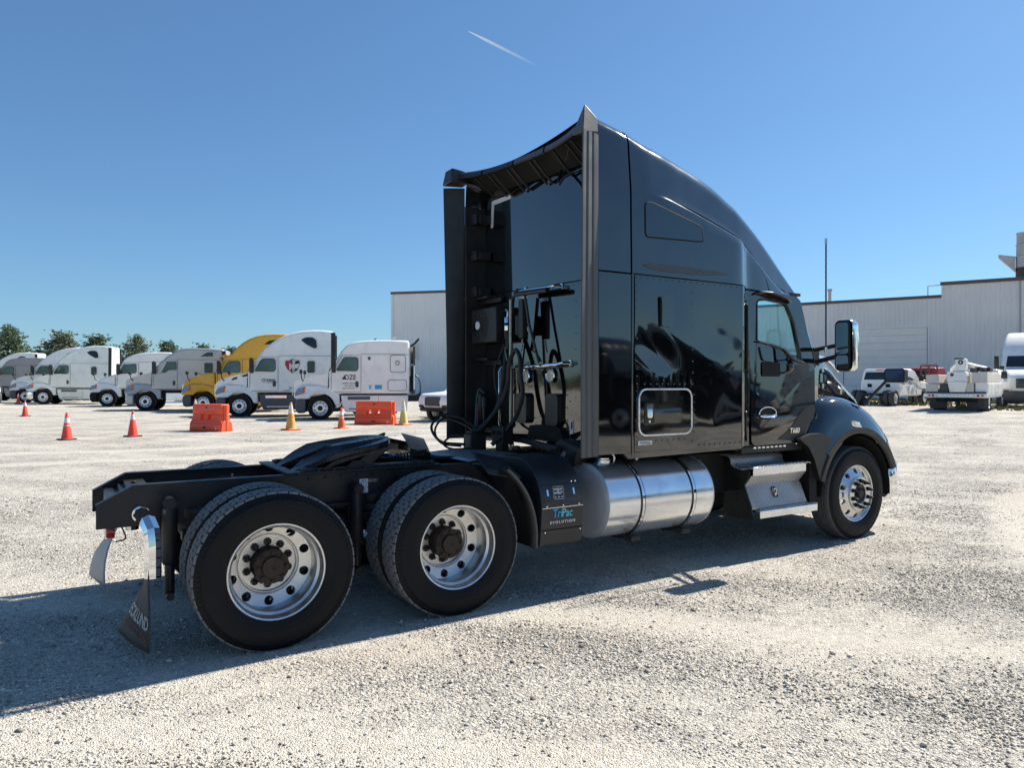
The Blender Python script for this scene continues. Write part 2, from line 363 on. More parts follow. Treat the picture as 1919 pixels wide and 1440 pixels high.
def stones():
    N = 300000; rng = np.random.default_rng(3)
    # positions: distance from camera with falling density, inside the viewed wedge
    t = rng.random(N); d = 2.6*np.exp(t*np.log(24/2.6)) ; d = np.where(rng.random(N) < .55, 2.6+(t**1.2)*9, d)
    lat = (rng.random(N)*2-1)*.82*d
    x = -1.155+d*math.cos(CY)+lat*math.sin(CY); y = -5.923+d*math.sin(CY)-lat*math.cos(CY)
    # clump them
    cl = np.sin(x*1.7+2.1*np.sin(y*.9))+np.sin(y*2.3+1.7*np.sin(x*1.1+2))+.8*np.sin(x*5.1+y*3.3)
    lane = np.ones(N)
    for cx_, cy_, rr_ in TRACKS: lane *= .18+.82*sstep(.10, .40, np.abs(np.hypot(x-cx_, y-cy_)-rr_))
    keep = rng.random(N) < np.clip(.44+.24*cl, .12, 1)*lane; x, y, d = x[keep], y[keep], d[keep]; N = len(x)
    sz = np.exp(rng.normal(math.log(.0046), .42, N)); sz = np.clip(sz, .0028, .020)*np.where(d > 9, 1.35, 1)
    base = np.array([(1,0,0),(.3,.95,0),(-.8,.6,0),(-.8,-.6,0),(.3,-.95,0),(.15,.1,.8),(0,0,-.5)], float)
    fc = np.array([(0,1,5),(1,2,5),(2,3,5),(3,4,5),(4,0,5),(1,0,6),(2,1,6),(3,2,6),(4,3,6),(0,4,6)])
    a = rng.random(N)*2*math.pi; V = np.repeat(base[None], N, 0)*(1+.35*(rng.random((N,7,3))-.5))
    V *= (sz[:,None]*np.stack([1+.5*rng.random(N), .8+.4*rng.random(N), .65+.5*rng.random(N)], -1))[:,None,:]
    ca, sa = np.cos(a)[:,None], np.sin(a)[:,None]
    X = V[:,:,0]*ca-V[:,:,1]*sa + x[:,None]; Y = V[:,:,0]*sa+V[:,:,1]*ca + y[:,None]
    tilt = (rng.random((N,1))-.5)*.9
    gg = gz(x, y) + .012*np.sin(x*.9+1.3*np.sin(y*.5))*np.sin(y*.8+.7)*sstep(1.6,3.0,np.abs(y)) + .008*np.sin(x*2.1+y*1.3)*sstep(1.6,3.0,np.abs(y))
    Z = V[:,:,2]+tilt*(V[:,:,0]) + gg[:,None] + (sz*.18)[:,None]
    co = np.stack([X,Y,Z],-1).reshape(-1)
    F = (fc[None]+(np.arange(N)*7)[:,None,None]).reshape(-1)
    me = bpy.data.meshes.new('gravel'); nf = N*10
    me.vertices.add(N*7); me.vertices.foreach_set('co', co.astype(np.float32))
    me.loops.add(nf*3); me.loops.foreach_set('vertex_index', F.astype(np.int32))
    me.polygons.add(nf); me.polygons.foreach_set('loop_start', np.arange(0, nf*3, 3, dtype=np.int32))
    me.update(calc_edges=True)
    m, n, l, b, out = nodes_of('stone')
    g = n.new('ShaderNodeNewGeometry')
    c = mixc(n, l, g.outputs['Random Per Island'], (.17,.16,.148), (.82,.752,.645))
    l.new(c, b.inputs['Base Color']); b.inputs['Roughness'].default_value = .9; b.inputs['Specular IOR Level'].default_value = .2
    o = link('gravel', me, 'stone'); tag(o, 'loose grey crushed stone scattered over the pale lot', 'gravel', None, 'stuff')
stones()

# ------------------------------------------------------------------ wheels
def ring_holes(mb, r0, r1, h0, h1, nh, rc, rh, depth, phase=0.0, N=20):
    T = math.pi/nh*rc; q0, q1 = r0-rc, r1-rc
    ph = sorted(set([2*math.pi*k/N for k in range(N)] + [math.atan2(b, a) % (2*math.pi) for a in (-T, T) for b in (q0, q1)]))
    H = lambda r: h0+(h1-h0)*(r-r0)/(r1-r0)
    P = lambda t, q, dh=0: ((rc+q)*math.cos(t/rc+th), H(rc+q)+dh, (rc+q)*math.sin(t/rc+th))
    for j in range(nh):
        th = 2*math.pi*(j+.5)/nh+phase; ou, inn, dp = [], [], []
        for f in ph:
            c, s_ = math.cos(f), math.sin(f); k = 1e9
            if abs(c) > 1e-9: k = min(k, T/abs(c))
            if s_ > 1e-9: k = min(k, q1/s_)
            if s_ < -1e-9: k = min(k, q0/s_)
            ou.append(P(c*k, s_*k)); inn.append(P(c*rh, s_*rh)); dp.append(P(c*rh, s_*rh, -depth))
        m = len(ph); v = ou+inn+dp
        mb.add(v, [(i, (i+1) % m, (i+1) % m+m, i+m) for i in range(m)] + [(i+m, (i+1) % m+m, (i+1) % m+2*m, i+2*m) for i in range(m)])
def rim_mesh(kind, N=20, seg=64):
    mb = MB()
    if kind == 'drive':
        mb.lathe([(.300,-.24),(.318,-.22),(.318,0),(.312,.004),(.303,0),(.297,-.022),(.291,-.05),(.276,-.066),(.270,-.10),(.271,-.15),(.283,-.19),(.284,-.232)], n=seg)
        ring_holes(mb, .205, .284, -.252, -.232, 10, .248, .031, .03, 0, N)
        mb.lathe([(.205,-.252),(.199,-.262),(.195,-.256),(.190,-.256),(.186,-.283)], n=seg)
        mb.lathe([(.186,-.283),(.10,-.283)], n=seg)
    else:
        mb.lathe([(.300,-.22),(.318,-.20),(.318,0),(.312,.004),(.303,0),(.296,-.03),(.286,-.034)], n=seg)
        ring_holes(mb, .200, .286, .018, -.034, 10, .245, .028, .03, 0, N)
        mb.lathe([(.200,.018),(.190,.026),(.188,.045),(.183,.049),(.112,.049),(.108,.045),(.108,-.02),(.05,-.02)], n=seg)
    return mb.mesh('rim', 30)
def tyre_mesh(front, seg=72):
    mb = MB()
    side = [(.300,.108),(.318,.120),(.335,.124),(.36,.136),(.375,.137),(.378,.140),(.41,.142),(.44,.141),(.462,.137),(.466,.139),(.470,.135),(.490,.127)]
    if front:
        t = [(.505,.120),(.515,.112),(.518,.104)]
        for a in (.070, .032): t += [(.521,a+.006),(.509,a+.004),(.509,a-.004),(.521,a-.006)]
        t += [(.522,0.0)]
    else: t = [(.503,.120),(.508,.112),(.5095,.06),(.510,0.0)]
    half = side+t; prof = half+[(r, -h) for r, h in reversed(half[:-1])]
    mb.lathe(prof, n=seg)
    for k in range(96 if seg > 50 else 0):
        t = 2*math.pi*k/96; w_ = .010
        for sg in (1, -1): mb.add([(r*math.cos(t+d/r), sg*h, r*math.sin(t+d/r)) for r, h, d in ((.470,.1335,-w_/2),(.470,.1335,w_/2),(.492,.1235,w_/2),(.492,.1235,-w_/2),(.472,.139,-w_/3),(.472,.139,w_/3),(.490,.131,w_/3),(.490,.131,-w_/3))], [(4,5,6,7),(0,1,5,4),(1,2,6,5),(2,3,7,6),(3,0,4,7)])
    return mb.mesh('tyre', 28)
def tread_mesh(rows=5, per=46):
    mb = MB(); rb, rt_ = .506, .5225; wdt = .226/rows
    for i in range(rows):
        c = -.113+wdt*(i+.5)
        for j in range(per):
            th = 2*math.pi*(j+.5*(i % 2))/per; L = math.pi/per*.93; g = wdt*.45
            edge = i in (0, rows-1)
            # elongated hexagon; neighbouring rows interlock
            P2 = [(-L,0),(-L*.55,g),(L*.55,g),(L,0),(L*.55,-g),(-L*.55,-g)]
            if edge:
                sg = 1 if i else -1; P2 = [(-L*.92,-g*.3*sg),(-L*.55,-g*sg),(L*.55,-g*sg),(L*.92,-g*.3*sg),(L*.92,g*1.1*sg),(-L*.92,g*1.1*sg)]
            v = []
            for rad, k in ((rb,1.04),(rt_,.97)):
                rr = rad-.010*(abs(c)/.113)**3
                for a, h in P2: v.append((rr*math.cos(th+a*k), c+h*k, rr*math.sin(th+a*k)))
            n = len(P2); mb.add(v, [tuple(range(n, 2*n))] + [(q, (q+1) % n, (q+1) % n+n, q+n) for q in range(n)])
    return mb.mesh('tread', 30)
def hub_mesh():
    mb = MB(); mb.lathe([(.118,-.283),(.116,-.262),(.109,-.25),(.107,-.175),(.113,-.17),(.113,-.148),(.072,-.145),(.068,-.118),(.03,-.114),(.012,-.114),(.010,-.118),(.0005,-.118)], n=40)
    for j in range(8):
        t = 2*math.pi*j/8; a, b = .093*math.cos(t), .093*math.sin(t); mb.cyl((a,-.15,b), (a,-.132,b), .0105, 6)
    for t in (-.5, -.9, -1.3):
        a, b = .112*math.cos(t), .112*math.sin(t); mb.cyl((a,-.172,b), (a,-.146,b), .016, 10)
    return mb.mesh('hub', 35)
def fhub_mesh():
    mb = MB(); mb.lathe([(.085,-.02),(.085,.02),(.078,.030),(.055,.034),(.05,.06),(.045,.066),(.001,.066)], n=32); return mb.mesh('hub', 35)
def nut_mesh():
    mb = MB(); mb.lathe([(.027,0),(.027,.004),(.022,.006)], n=16); mb.lathe([(.021,.005),(.021,.026),(.012,.030),(.012,.05),(.001,.052)], n=6); return mb.mesh('lug_nut', 30)
def fnut_mesh():
    mb = MB(); mb.lathe([(.024,0),(.024,.008),(.019,.010),(.0185,.034),(.014,.044),(.014,.058),(.008,.066),(.001,.068)], n=10); return mb.mesh('lug_nut', 30)
ME = dict(rim_d=rim_mesh('drive'), rim_f=rim_mesh('front'), tyre=tyre_mesh(False), tyre_f=tyre_mesh(True), tread=tread_mesh(), hub=hub_mesh(), hub_f=fhub_mesh(), nut=nut_mesh(), nut_f=fnut_mesh())
def wheel(parent, x, yc, s, kind, detail=True, rz=0.505, spin=0.0):
    """s = -1 right side, +1 left; yc tyre centre; rim lip stands .115 outboard"""
    rim = link('wheel', ME['rim_f' if kind == 'front' else 'rim_d'], 'alu_wheel', parent)
    face = s if kind != 'inner' else -s
    rim.location = (x, yc+face*.115, rz); rim.rotation_euler = (0, 0, 0 if face > 0 else math.pi)
    rim.rotation_mode = 'XYZ'
    ty = link('tyre', ME['tyre_f' if kind == 'front' else 'tyre'], 'tread_front' if kind == 'front' else 'rubber', rim); ty.location = (0,-.115,0)
    if kind != 'front':
        td = link('tread', ME['tread'], 'tread_rubber', rim); td.location = (0,-.115,0); td['kind'] = 'stuff'; td.rotation_euler = (0, spin, 0)
    if detail and kind != 'inner':
        link('hub', ME['hub_f' if kind == 'front' else 'hub'], 'rust_hub' if kind != 'front' else 'iron_black', rim)
        for j in range(10):
            t = 2*math.pi*(j+.5)/10
            nn_ = link('lug_nut', ME['nut_f' if kind == 'front' else 'nut'], 'rust_hub', rim)
            nn_.location = (.144*math.cos(t), .049 if kind == 'front' else -.283, .144*math.sin(t))
    return rim
# the front tyre's sidewall is blacker than its dusty tread: second slot by profile radius
def tyre_slots(me):
    me.materials.append(MT['tread_front']); me.materials.append(MT['rubber'])
    for p in me.polygons:
        c = p.center; r = math.hypot(c.x, c.z); p.material_index = 0 if r > .50 else 1
tyre_slots(ME['tyre_f'])

# ------------------------------------------------------------------ the black tractor unit
T = thing('semi_truck', 'big glossy black sleeper semi truck tractor parked in front, seen from its right rear', 'truck')

for s in (-1, 1):
    for x in (0.0, 1.32):
        wheel(T, x, s*1.055, s, 'drive', True, spin=.03*x)
        wheel(T, x, s*.715, s, 'inner', False, spin=.05)
    wheel(T, 6.31, s*1.035, s, 'front', True)
blue = MB(); blue.plate(roundpoly([(-.012,-.03),(.012,-.03),(.012,.03),(-.012,.03)], .01), [], lambda u, v, d: (6.31-.235+u, -1.150-.004+d*.5, .505+v), .002)
blue.obj('wheel_sticker', 'blue_print', T)

# chassis rails with cut tails
RZ0, RZ1 = .755, 1.035
for s in (-1, 1):
    poly = [(-1.0,.755),(6.9,.755),(6.9,1.035),(-.78,1.035),(-1.0,.915)]
    web = MB(); web.prism(poly, 'y', s*.422, s*.432)
    web.prism([(-1.0,.755),(6.9,.755),(6.9,.765),(-1.0,.765)], 'y', s*.35, s*.43)
    web.prism([(-.78,1.035),(6.9,1.035),(6.9,1.025),(-.78,1.025)], 'y', s*.35, s*.4215)
    web.prism([(-1.0,.915),(-.78,1.035),(-.78,1.024),(-1.0,.905)], 'y', s*.35, s*.4215)
    web.obj('frame_rail', 'frame_black', T, bevel=.003)
for x, h in ((-.78,.12),(.66,.2),(2.2,.2),(3.6,.2),(5.2,.2)):
    c = MB(); c.box(x-.06, x+.06, -.42, .42, .9-h/2, .9+h/2); c.obj('crossmember', 'frame_black', T, bevel=.006)
c = MB(); c.box(-.93,-.72,-.418,.418,.80,.93); c.obj('rear_crossmember', 'apu_grey', T, bevel=.008)
c = MB(); c.box(-.80,-.66,-.41,.41,.965,.985); c.cyl((-.74,.1,.985),(-.74,.1,1.0),.02); c.obj('tail_plate', 'frame_black', T, bevel=.003)
# bolts along the rail
b = MB()
for k in range(9):
    b.cyl((.42+.125*k,-.432,1.0),(.42+.125*k,-.447,1.0),.012,6); b.cyl((.42+.125*k,-.432,.80),(.42+.125*k,-.444,.80),.010,6)
for x in (-.62,-.5,-.25,1.8,1.95,2.2):
    b.cyl((x,-.432,.97),(x,-.444,.97),.010,6); b.cyl((x,-.432,.82),(x,-.444,.82),.010,6)
o = b.obj('bolts', 'iron_black', T); o['kind'] = 'stuff'
# suspension: axles, diffs, trailing arms, air bags, shocks
for x in (0.0, 1.32):
    a = MB(); a.tube([(x,-1.0,.505),(x,-.3,.505),(x,-.22,.505),(x,.22,.505),(x,.3,.505),(x,1.0,.505)], [.075,.075,.16,.2,.075,.075], 14)
    a.obj('axle', 'iron_black', T)
    a = MB(); a.lathe([(.001,.32),(.10,.30),(.17,.2),(.20,.0),(.16,-.18),(.09,-.28),(.001,-.29)], (x+.02,0,.53), 'x', 18); a.obj('differential', 'iron_black', T)
    for s in (-1, 1):
        a = MB(); a.prism([(x-.48,.62),(x-.05,.60),(x+.5,.70),(x+.5,.78),(x,.70),(x-.48,.70)], 'y', s*.36, s*.46); a.obj('trailing_arm', 'iron_black', T, bevel=.01)
        a = MB(); a.lathe([(.001,.66),(.12,.66),(.14,.69),(.15,.73),(.135,.765),(.15,.80),(.145,.84),(.12,.86),(.001,.86)], (x-.36, s*.33, 0), 'z', 20); a.obj('air_bag', 'hose_black', T)
        a = MB(); a.lathe([(.16,-.02),(.19,0),(.19,.20),(.15,.22)], (x, s*.63, .505), 'y', 28, s); a.obj('brake_drum', 'rust_hub', T)
        a = MB(); a.lathe([(.001,-.11),(.07,-.105),(.082,-.07),(.082,-.02),(.09,-.005),(.082,.01),(.08,.06),(.001,.09)], (x-.24, s*.52, .63), 'x', 16); a.obj('brake_chamber', 'iron_black', T)
        sh = MB(); xx = x-.57; sh.cyl((xx,s*.56,.30),(xx,s*.56,.62),.032,14); sh.lathe([(.02,.90),(.045,.88),(.05,.85),(.05,.52),(.04,.50),(.001,.50)], (xx,s*.56,0),'z',16)
        sh.cyl((xx,s*.43,.915),(xx,s*.62,.915),.028,12); sh.cyl((xx,s*.50,.915),(xx,s*.61,.915),.04,12); sh.cyl((xx,s*.43,.29),(xx,s*.62,.29),.026,12)
        sh.obj('shock_absorber', 'frame_black', T)
for x0, x1 in ((.34,1.05),(1.65,4.4)):
    d = MB(); d.cyl((x0,0,.56),(x1,0,.62+.02*x1),.055,14); d.obj('drive_shaft', 'iron_black', T)
d = MB(); d.tube([(6.31,-.95,.48),(6.31,-.5,.46),(6.31,.5,.46),(6.31,.95,.48)], [.06,.07,.07,.06], 10); d.obj('steer_axle', 'iron_black', T)
d = MB(); d.box(4.6,5.9,-.34,.34,.42,.98); d.box(5.9,6.8,-.3,.3,.62,1.3); d.obj('engine', 'gap_black', T, bevel=.04)
# air tank between the drive axles behind the rail and a plate with brackets
d = MB(); d.lathe([(.001,-.2),(.08,-.19),(.11,-.15),(.115,.15),(.08,.19),(.001,.2)], (.62,-.30,.62), 'x', 18); d.obj('air_tank', 'iron_black', T)
d = MB(); d.box(.36,.72,-.50,-.433,.78,.80); d.box(.36,.38,-.50,-.433,.66,.78); d.box(.70,.72,-.50,-.433,.66,.78); d.box(.44,.60,-.462,-.433,.70,.77); d.obj('hanger_bracket', 'iron_black', T, bevel=.004)
d = MB(); d.plate(roundpoly([(.95,.60),(1.12,.58),(1.10,.50),(.98,.46)], .03), [], lambda u, v, k: (u, -.5+k, v), .05); d.obj('spring_hanger', 'iron_black', T)
# tyre-pressure decal on the rail
d = MB(); d.box(.815,.885,-.4345,-.4325,.855,.965); d.obj('pressure_decal', 'white_print', T)
d = MB()
ring = [(.85+.022*math.cos(R(a)), .933+.022*math.sin(R(a))) for a in range(-50, 231, 20)]
d.tube([(u,-.4355,v) for u, v in ring], .0022, 4); d.box(.848,.852,-.4365,-.4345,.930,.948); d.box(.848,.852,-.4365,-.4345,.921,.925)
d.box(.816,.884,-.4365,-.4345,.900,.902)
d.tube([(.85+.014*math.cos(R(a)),-.4355,.877+.014*math.sin(R(a))) for a in range(0, 361, 30)], .002, 4)
d.obj('decal_symbols', 'gap_black', T)
d = MB(); d.box(.888,.97,-.4345,-.4325,.935,.962); d.obj('warning_decal', 'brass_fit', T)
# air lines inside the rails
d = MB(); d.tube(cat([(-.5,.1,.9),(-.2,.05,.99),(.1,.12,.97),(.35,.1,.92)], 6), .007, 6); d.tube(cat([(-.45,.3,.88),(-.2,.28,.96),(.2,.3,.93)], 6), .006, 6); d.obj('air_line', 'hose_black', T)
d = MB(); d.box(-.06,-.045,.06,.075,.985,1.01); d.obj('line_clip', 'amber_lens', T)

# fifth wheel: tilting plate with two ramps, on its slide rails
FX = .78
def f5(u, v): return None
pl = MB(); th = R(8)
def tp(x, y, z): return (FX+x*math.cos(th)+z*-math.sin(th), y, 1.215+x*math.sin(th)+z*math.cos(th))
outer = [(.42,.0),(.41,.12),(.38,.22),(.31,.34),(.18,.43),(0,.462),(-.15,.455)]
lobe = [(-.46,.27),(-.475,.22),(-.46,.17),(-.34,.085),(-.10,.05),(-.04,0)]
half = outer + [(-.27,.41),(-.37,.35)] + lobe
full = half + [(x, -y) for x, y in reversed(half[1:-1])]
full = [(x, y) for x, y in full]
def bend(x): return 0 if x > -.13 else -((-.13-x)**1.25)*.42
tri_v = []
pl.plate(full, [], lambda u, v, d: tp(u, v, bend(u)-d*.05), 1.0)
pl.obj('fifth_wheel_plate', 'grease_steel', T, bevel=.008)
gr = MB()
for rad in (.15,.2,.25,.3,.35): gr.tube([tp(rad*math.cos(t)+.02, rad*math.sin(t)*1.1, .0005) for t in np.linspace(-1.9,1.9,30)], .0022, 4)
gr.obj('grease_grooves', 'gap_black', T)
for s in (-1, 1):
    k = MB(); sk = [(.32,-.05),(.20,-.10),(.10,-.17),(.02,-.185),(-.06,-.165),(-.13,-.10),(-.30,-.12),(-.13,-.045),(.30,-.045)]
    k.plate(sk, [], lambda u, v, d: tp(u, s*.40+d*s, v), .035); k.obj('fifth_wheel_skirt', 'grease_steel', T, bevel=.006)
    k = MB(); k.prism([(FX-.12,1.03),(FX+.16,1.03),(FX+.06,1.12),(FX-.02,1.12)], 'y', s*.37, s*.44); k.obj('fifth_wheel_bracket', 'iron_black', T, bevel=.008)
    k = MB(); k.box(.30,1.52,s*.34,s*.47,1.036,1.052); k.box(.36,1.48,s*.36,s*.43,1.052,1.075); k.obj('slide_rail', 'frame_black', T, bevel=.004)
    k = MB()
    for j in range(10): k.cyl((.36+.12*j, s*.452, 1.050),(.36+.12*j, s*.452, 1.066),.014,6)
    o = k.obj('rail_bolts', 'iron_black', T); o['kind'] = 'stuff'
for q in ((.24,.32,.47,1.037,1.055),(1.36,1.44,.36,1.053,1.075),(.62,.70,.36,1.05,1.07)):
    k = MB(); k.box(q[0],q[1],-q[2],q[2],q[3],q[4]); k.obj('slide_crossbar', 'frame_black', T, bevel=.004)
k = MB(); k.tube([tp(.36,.14,-.03),tp(.43,.14,-.015),tp(.47,.11,.0)], .014, 8); k.obj('release_handle', 'iron_black', T)
# bare aluminium bracket with coiled lines in front of the fifth wheel
k = MB(); k.hexa([(1.42,-.05,1.15),(1.50,-.28,1.13),(1.51,-.275,1.13),(1.43,-.045,1.15),(1.34,-.03,1.29),(1.43,-.30,1.255),(1.44,-.295,1.255),(1.35,-.025,1.29)]); k.obj('line_bracket', 'alu_dull', T)
k = MB(); k.hexa([(1.44,-.03,1.04),(1.53,-.28,1.04),(1.54,-.275,1.04),(1.45,-.025,1.04),(1.42,-.045,1.15),(1.50,-.28,1.13),(1.51,-.275,1.13),(1.43,-.04,1.15)]); k.obj('bracket_foot', 'frame_black', T)
k = MB(); k.tube([(1.30+.0026*i, -.02-.0035*i+.028*math.cos(i*.9), 1.075+.0008*i+.028*math.sin(i*.9)) for i in range(70)], .007, 5); k.obj('coiled_line', 'hose_black', T)
k = MB(); k.tube(cat([(1.2,.1,1.06),(1.45,.0,1.07),(1.7,-.1,1.06),(1.95,-.05,1.04)], 6), .016, 7); k.obj('air_line', 'hose_black', T)

# mud flap hangers and flaps
for s in (-1, 1):
    hx = -.70
    h = MB(); h.lathe([(.001,.01),(.055,.01),(.06,0),(.06,-.012)], (hx-.035, s*.433, .835), 'y', 20, s); h.obj('hanger_flange', 'chrome', T)
    h = MB(); a = .034
    pts = [(hx-.035, s*.44, .835), (hx-.02, s*.80, .835), (hx-.005, s*.86, .79), (hx, s*.875, .72), (hx, s*.875, .50)]
    h.tube(pts, .052, 8); h.obj('mud_flap_hanger', 'chrome', T, sharp=20)
    fl = MB(); rows = []
    for i in range(15):
        t = i/14; z = .56-.46*t; wdt = .05+.26*float(sstep(.0, .75, t)); row = []
        for j in range(9):
            q = j/8*2-1
            if s < 0: row.append((hx-.03-.14*t*t*(.5+.5*q)-.035*t+.02*q*q*t, -(.87-.06*t)+q*wdt*.95, z))
            else: row.append((hx-.10-.15*t-.05*q*t-.05*math.sin(3*t), .87+q*wdt*.85, z))     # the far flap swings back
        rows.append(row)
    fl.grid(rows); o = fl.obj('mud_flap', 'flap_rubber' if s < 0 else 'flap_white', T); sm = o.modifiers.new('solid', 'SOLIDIFY'); sm.thickness = .006
    if s < 0: FLAP = rows
# the lettering follows the flap's face
def flap_text(body, size, q0, q1, t0, mt, name):
    me_o = text(name, body, size, mt, T, Matrix.Identity(4), extrude=0, shear=.25, bold=.002)
    me = me_o.data; xs = [v.co.x for v in me.vertices]; x0, x1 = min(xs), max(xs); rows = FLAP
    for v in me.vertices:
        q = q0+(q1-q0)*(v.co.x-x0)/(x1-x0); t = t0-v.co.y/.46
        i = min(13.999, max(0, t*14)); j = min(7.999, max(0, (q+1)/2*8)); a, b = int(i), int(j); fi, fj = i-a, j-b
        P = lambda A, B: Vector(rows[A][B])
        p = (P(a,b)*(1-fi)+P(a+1,b)*fi)*(1-fj)+(P(a,b+1)*(1-fi)+P(a+1,b+1)*fi)*fj
        v.co = p+Vector((-.006,0,0))
flap_text('ECKLUND', .105, .80, -.96, .72, 'grey_print', 'flap_lettering')
flap_text('LOGISTICS, INC', .06, .86, -.97, .86, 'dull_red_print', 'flap_lettering')
# tail lamp bar hanging under the tail
tb = MB(); tb.box(-.93,-.90,.20,.27,.56,.75); tb.obj('tail_bar', 'chrome', T, bevel=.006)
for y in (.12,):
    l_ = MB(); l_.lathe([(.001,.02),(.045,.016),(.055,0),(.055,-.04)], (-.905, y, .64), 'x', 18, -1); l_.obj('tail_lamp', 'red_lens', T)
tb = MB(); tb.tube(cat([(-.88,.05,.66),(-.84,.02,.70),(-.80,.0,.60),(-.86,.05,.57)], 6), .006, 6); tb.obj('lamp_cable', 'hose_black', T)

# deck plate, quarter fender, auxiliary power unit
d = MB(); d.grid([[(1.78+.74*i/8, -.46+.92*j/8, 1.055+.02*math.sin(math.pi*i/8)) for j in range(9)] for i in range(9)])
o = d.obj('deck_plate', 'diamond_deck', T); sm = o.modifiers.new('solid', 'SOLIDIFY'); sm.thickness = .006
for s in (-1, 1):
    f = MB(); rows = []
    for k in range(25):
        a = R(52-62*k/24); rr = .70 ; row = []
        for j in range(5):
            yy = s*(.60+.56*j/4); row.append((1.32+rr*math.cos(a), yy, max(.41, .505+rr*math.sin(a))))
        rows.append(row)
    f.grid(rows); o = f.obj('quarter_fender', 'plastic_black', T); sm = o.modifiers.new('solid', 'SOLIDIFY'); sm.thickness = .007
    f = MB(); f.tube([(r_[4][0]+.004, r_[4][1], r_[4][2]) for r_ in rows], .013, 8); f.obj('fender_edge', 'rubber_trim', T)
    # flap panel standing on the fender's upper end
    f = MB(); f.grid([[(1.57+.30*i/6+.05*j/3, s*(.90+.20*j/3), 1.185-.07*(i/6)-(.16-.02*i/6)*j/3) for j in range(4)] for i in range(7)])
    o = f.obj('fender_flap', 'plastic_black', T); sm = o.modifiers.new('solid', 'SOLIDIFY'); sm.thickness = .008
ap = cat([(-.50,1.10),(-.84,1.105),(-.98,1.07),(-1.09,.985),(-1.165,.86),(-1.19,.72),(-1.185,.60)], 4)
apoly = ap+[(-1.16,.42),(-.55,.42)]
d = MB(); d.prism(apoly, 'x', 2.055, 2.47); d.obj('power_unit_housing', 'apu_grey', T, sharp=25, bevel=.006)
for z0, y0 in ((.905,-1.142),(.725,-1.1895),(.545,-1.180)):
    d = MB(); d.box(2.06,2.465,y0-.004,y0+.01,z0-.003,z0+.003); d.obj('housing_seam', 'steel_strap' if z0 == .725 else 'gap_black', T)
d = MB()
for x, z, y in ((2.10,.74,-1.192),(2.26,.74,-1.192),(2.42,.74,-1.192),(2.09,.53,-1.180),(2.44,.53,-1.180),(2.42,.92,-1.137),(2.38,.92,-1.137)): d.cyl((x,y+.005,z),(x,y-.006,z),.006,8)
d.obj('housing_screws', 'chrome', T)['kind'] = 'stuff'
for x in (2.125, 2.385):
    d = MB(); d.hexa([(x-.008,-1.178,.82),(x+.008,-1.178,.82),(x+.008,-1.168,.82),(x-.008,-1.168,.82),(x-.008,-1.163,.87),(x+.008,-1.163,.87),(x+.008,-1.15,.87),(x-.008,-1.15,.87)]); d.obj('housing_latch', 'chrome', T)
fm = frame_m((2.145,-1.194,.672), (1,0,0), (0,-.08,1))
text('unit_lettering', 'Tri', .095, 'blue_print', T, frame_m((2.155,-1.196,.648), (1,0,0), (0,.0,1)), shear=.12, sx=.82, bold=.0015)
text('unit_lettering', 'Pac', .095, 'teal_print', T, frame_m((2.245,-1.196,.648), (1,0,0), (0,.0,1)), shear=.12, sx=.82, bold=.0015)
text('unit_lettering', 'EVOLUTION', .030, 'white_print', T, frame_m((2.13,-1.196,.598), (1,0,0), (0,0,1)), sx=1.1, space=1.5, bold=.0006)
# emblem on the unit: a T joined to a K in a rounded square with a wavy top
em = MB(); E0 = lambda u, v, d=0: (2.175+u*.11, -1.158-.022*(1-v)-.003-d, .79+v*.10)
def eb(u0, u1, v0, v1): em.hexa([E0(u0,v0),E0(u1,v0),E0(u1,v0,-.004),E0(u0,v0,-.004),E0(u0,v1),E0(u1,v1),E0(u1,v1,-.004),E0(u0,v1,-.004)])
eb(.12,.88,.72,.86); eb(.42,.58,.12,.72); eb(.12,.26,.12,.58); eb(.26,.42,.44,.58); eb(.72,.88,.12,.34); eb(.58,.74,.32,.52); eb(.70,.88,.48,.62)
em.tube([E0(u,v,.001) for u, v in [(.04,.95),(.04,.10),(.10,.02),(.90,.02),(.96,.10),(.96,.95)]], .0022, 4)
em.tube([E0(.04+.92*i/24, 1.0+.035*math.sin(i*1.57), .001) for i in range(25)], .0022, 4)
em.obj('unit_emblem', 'grey_print', T)

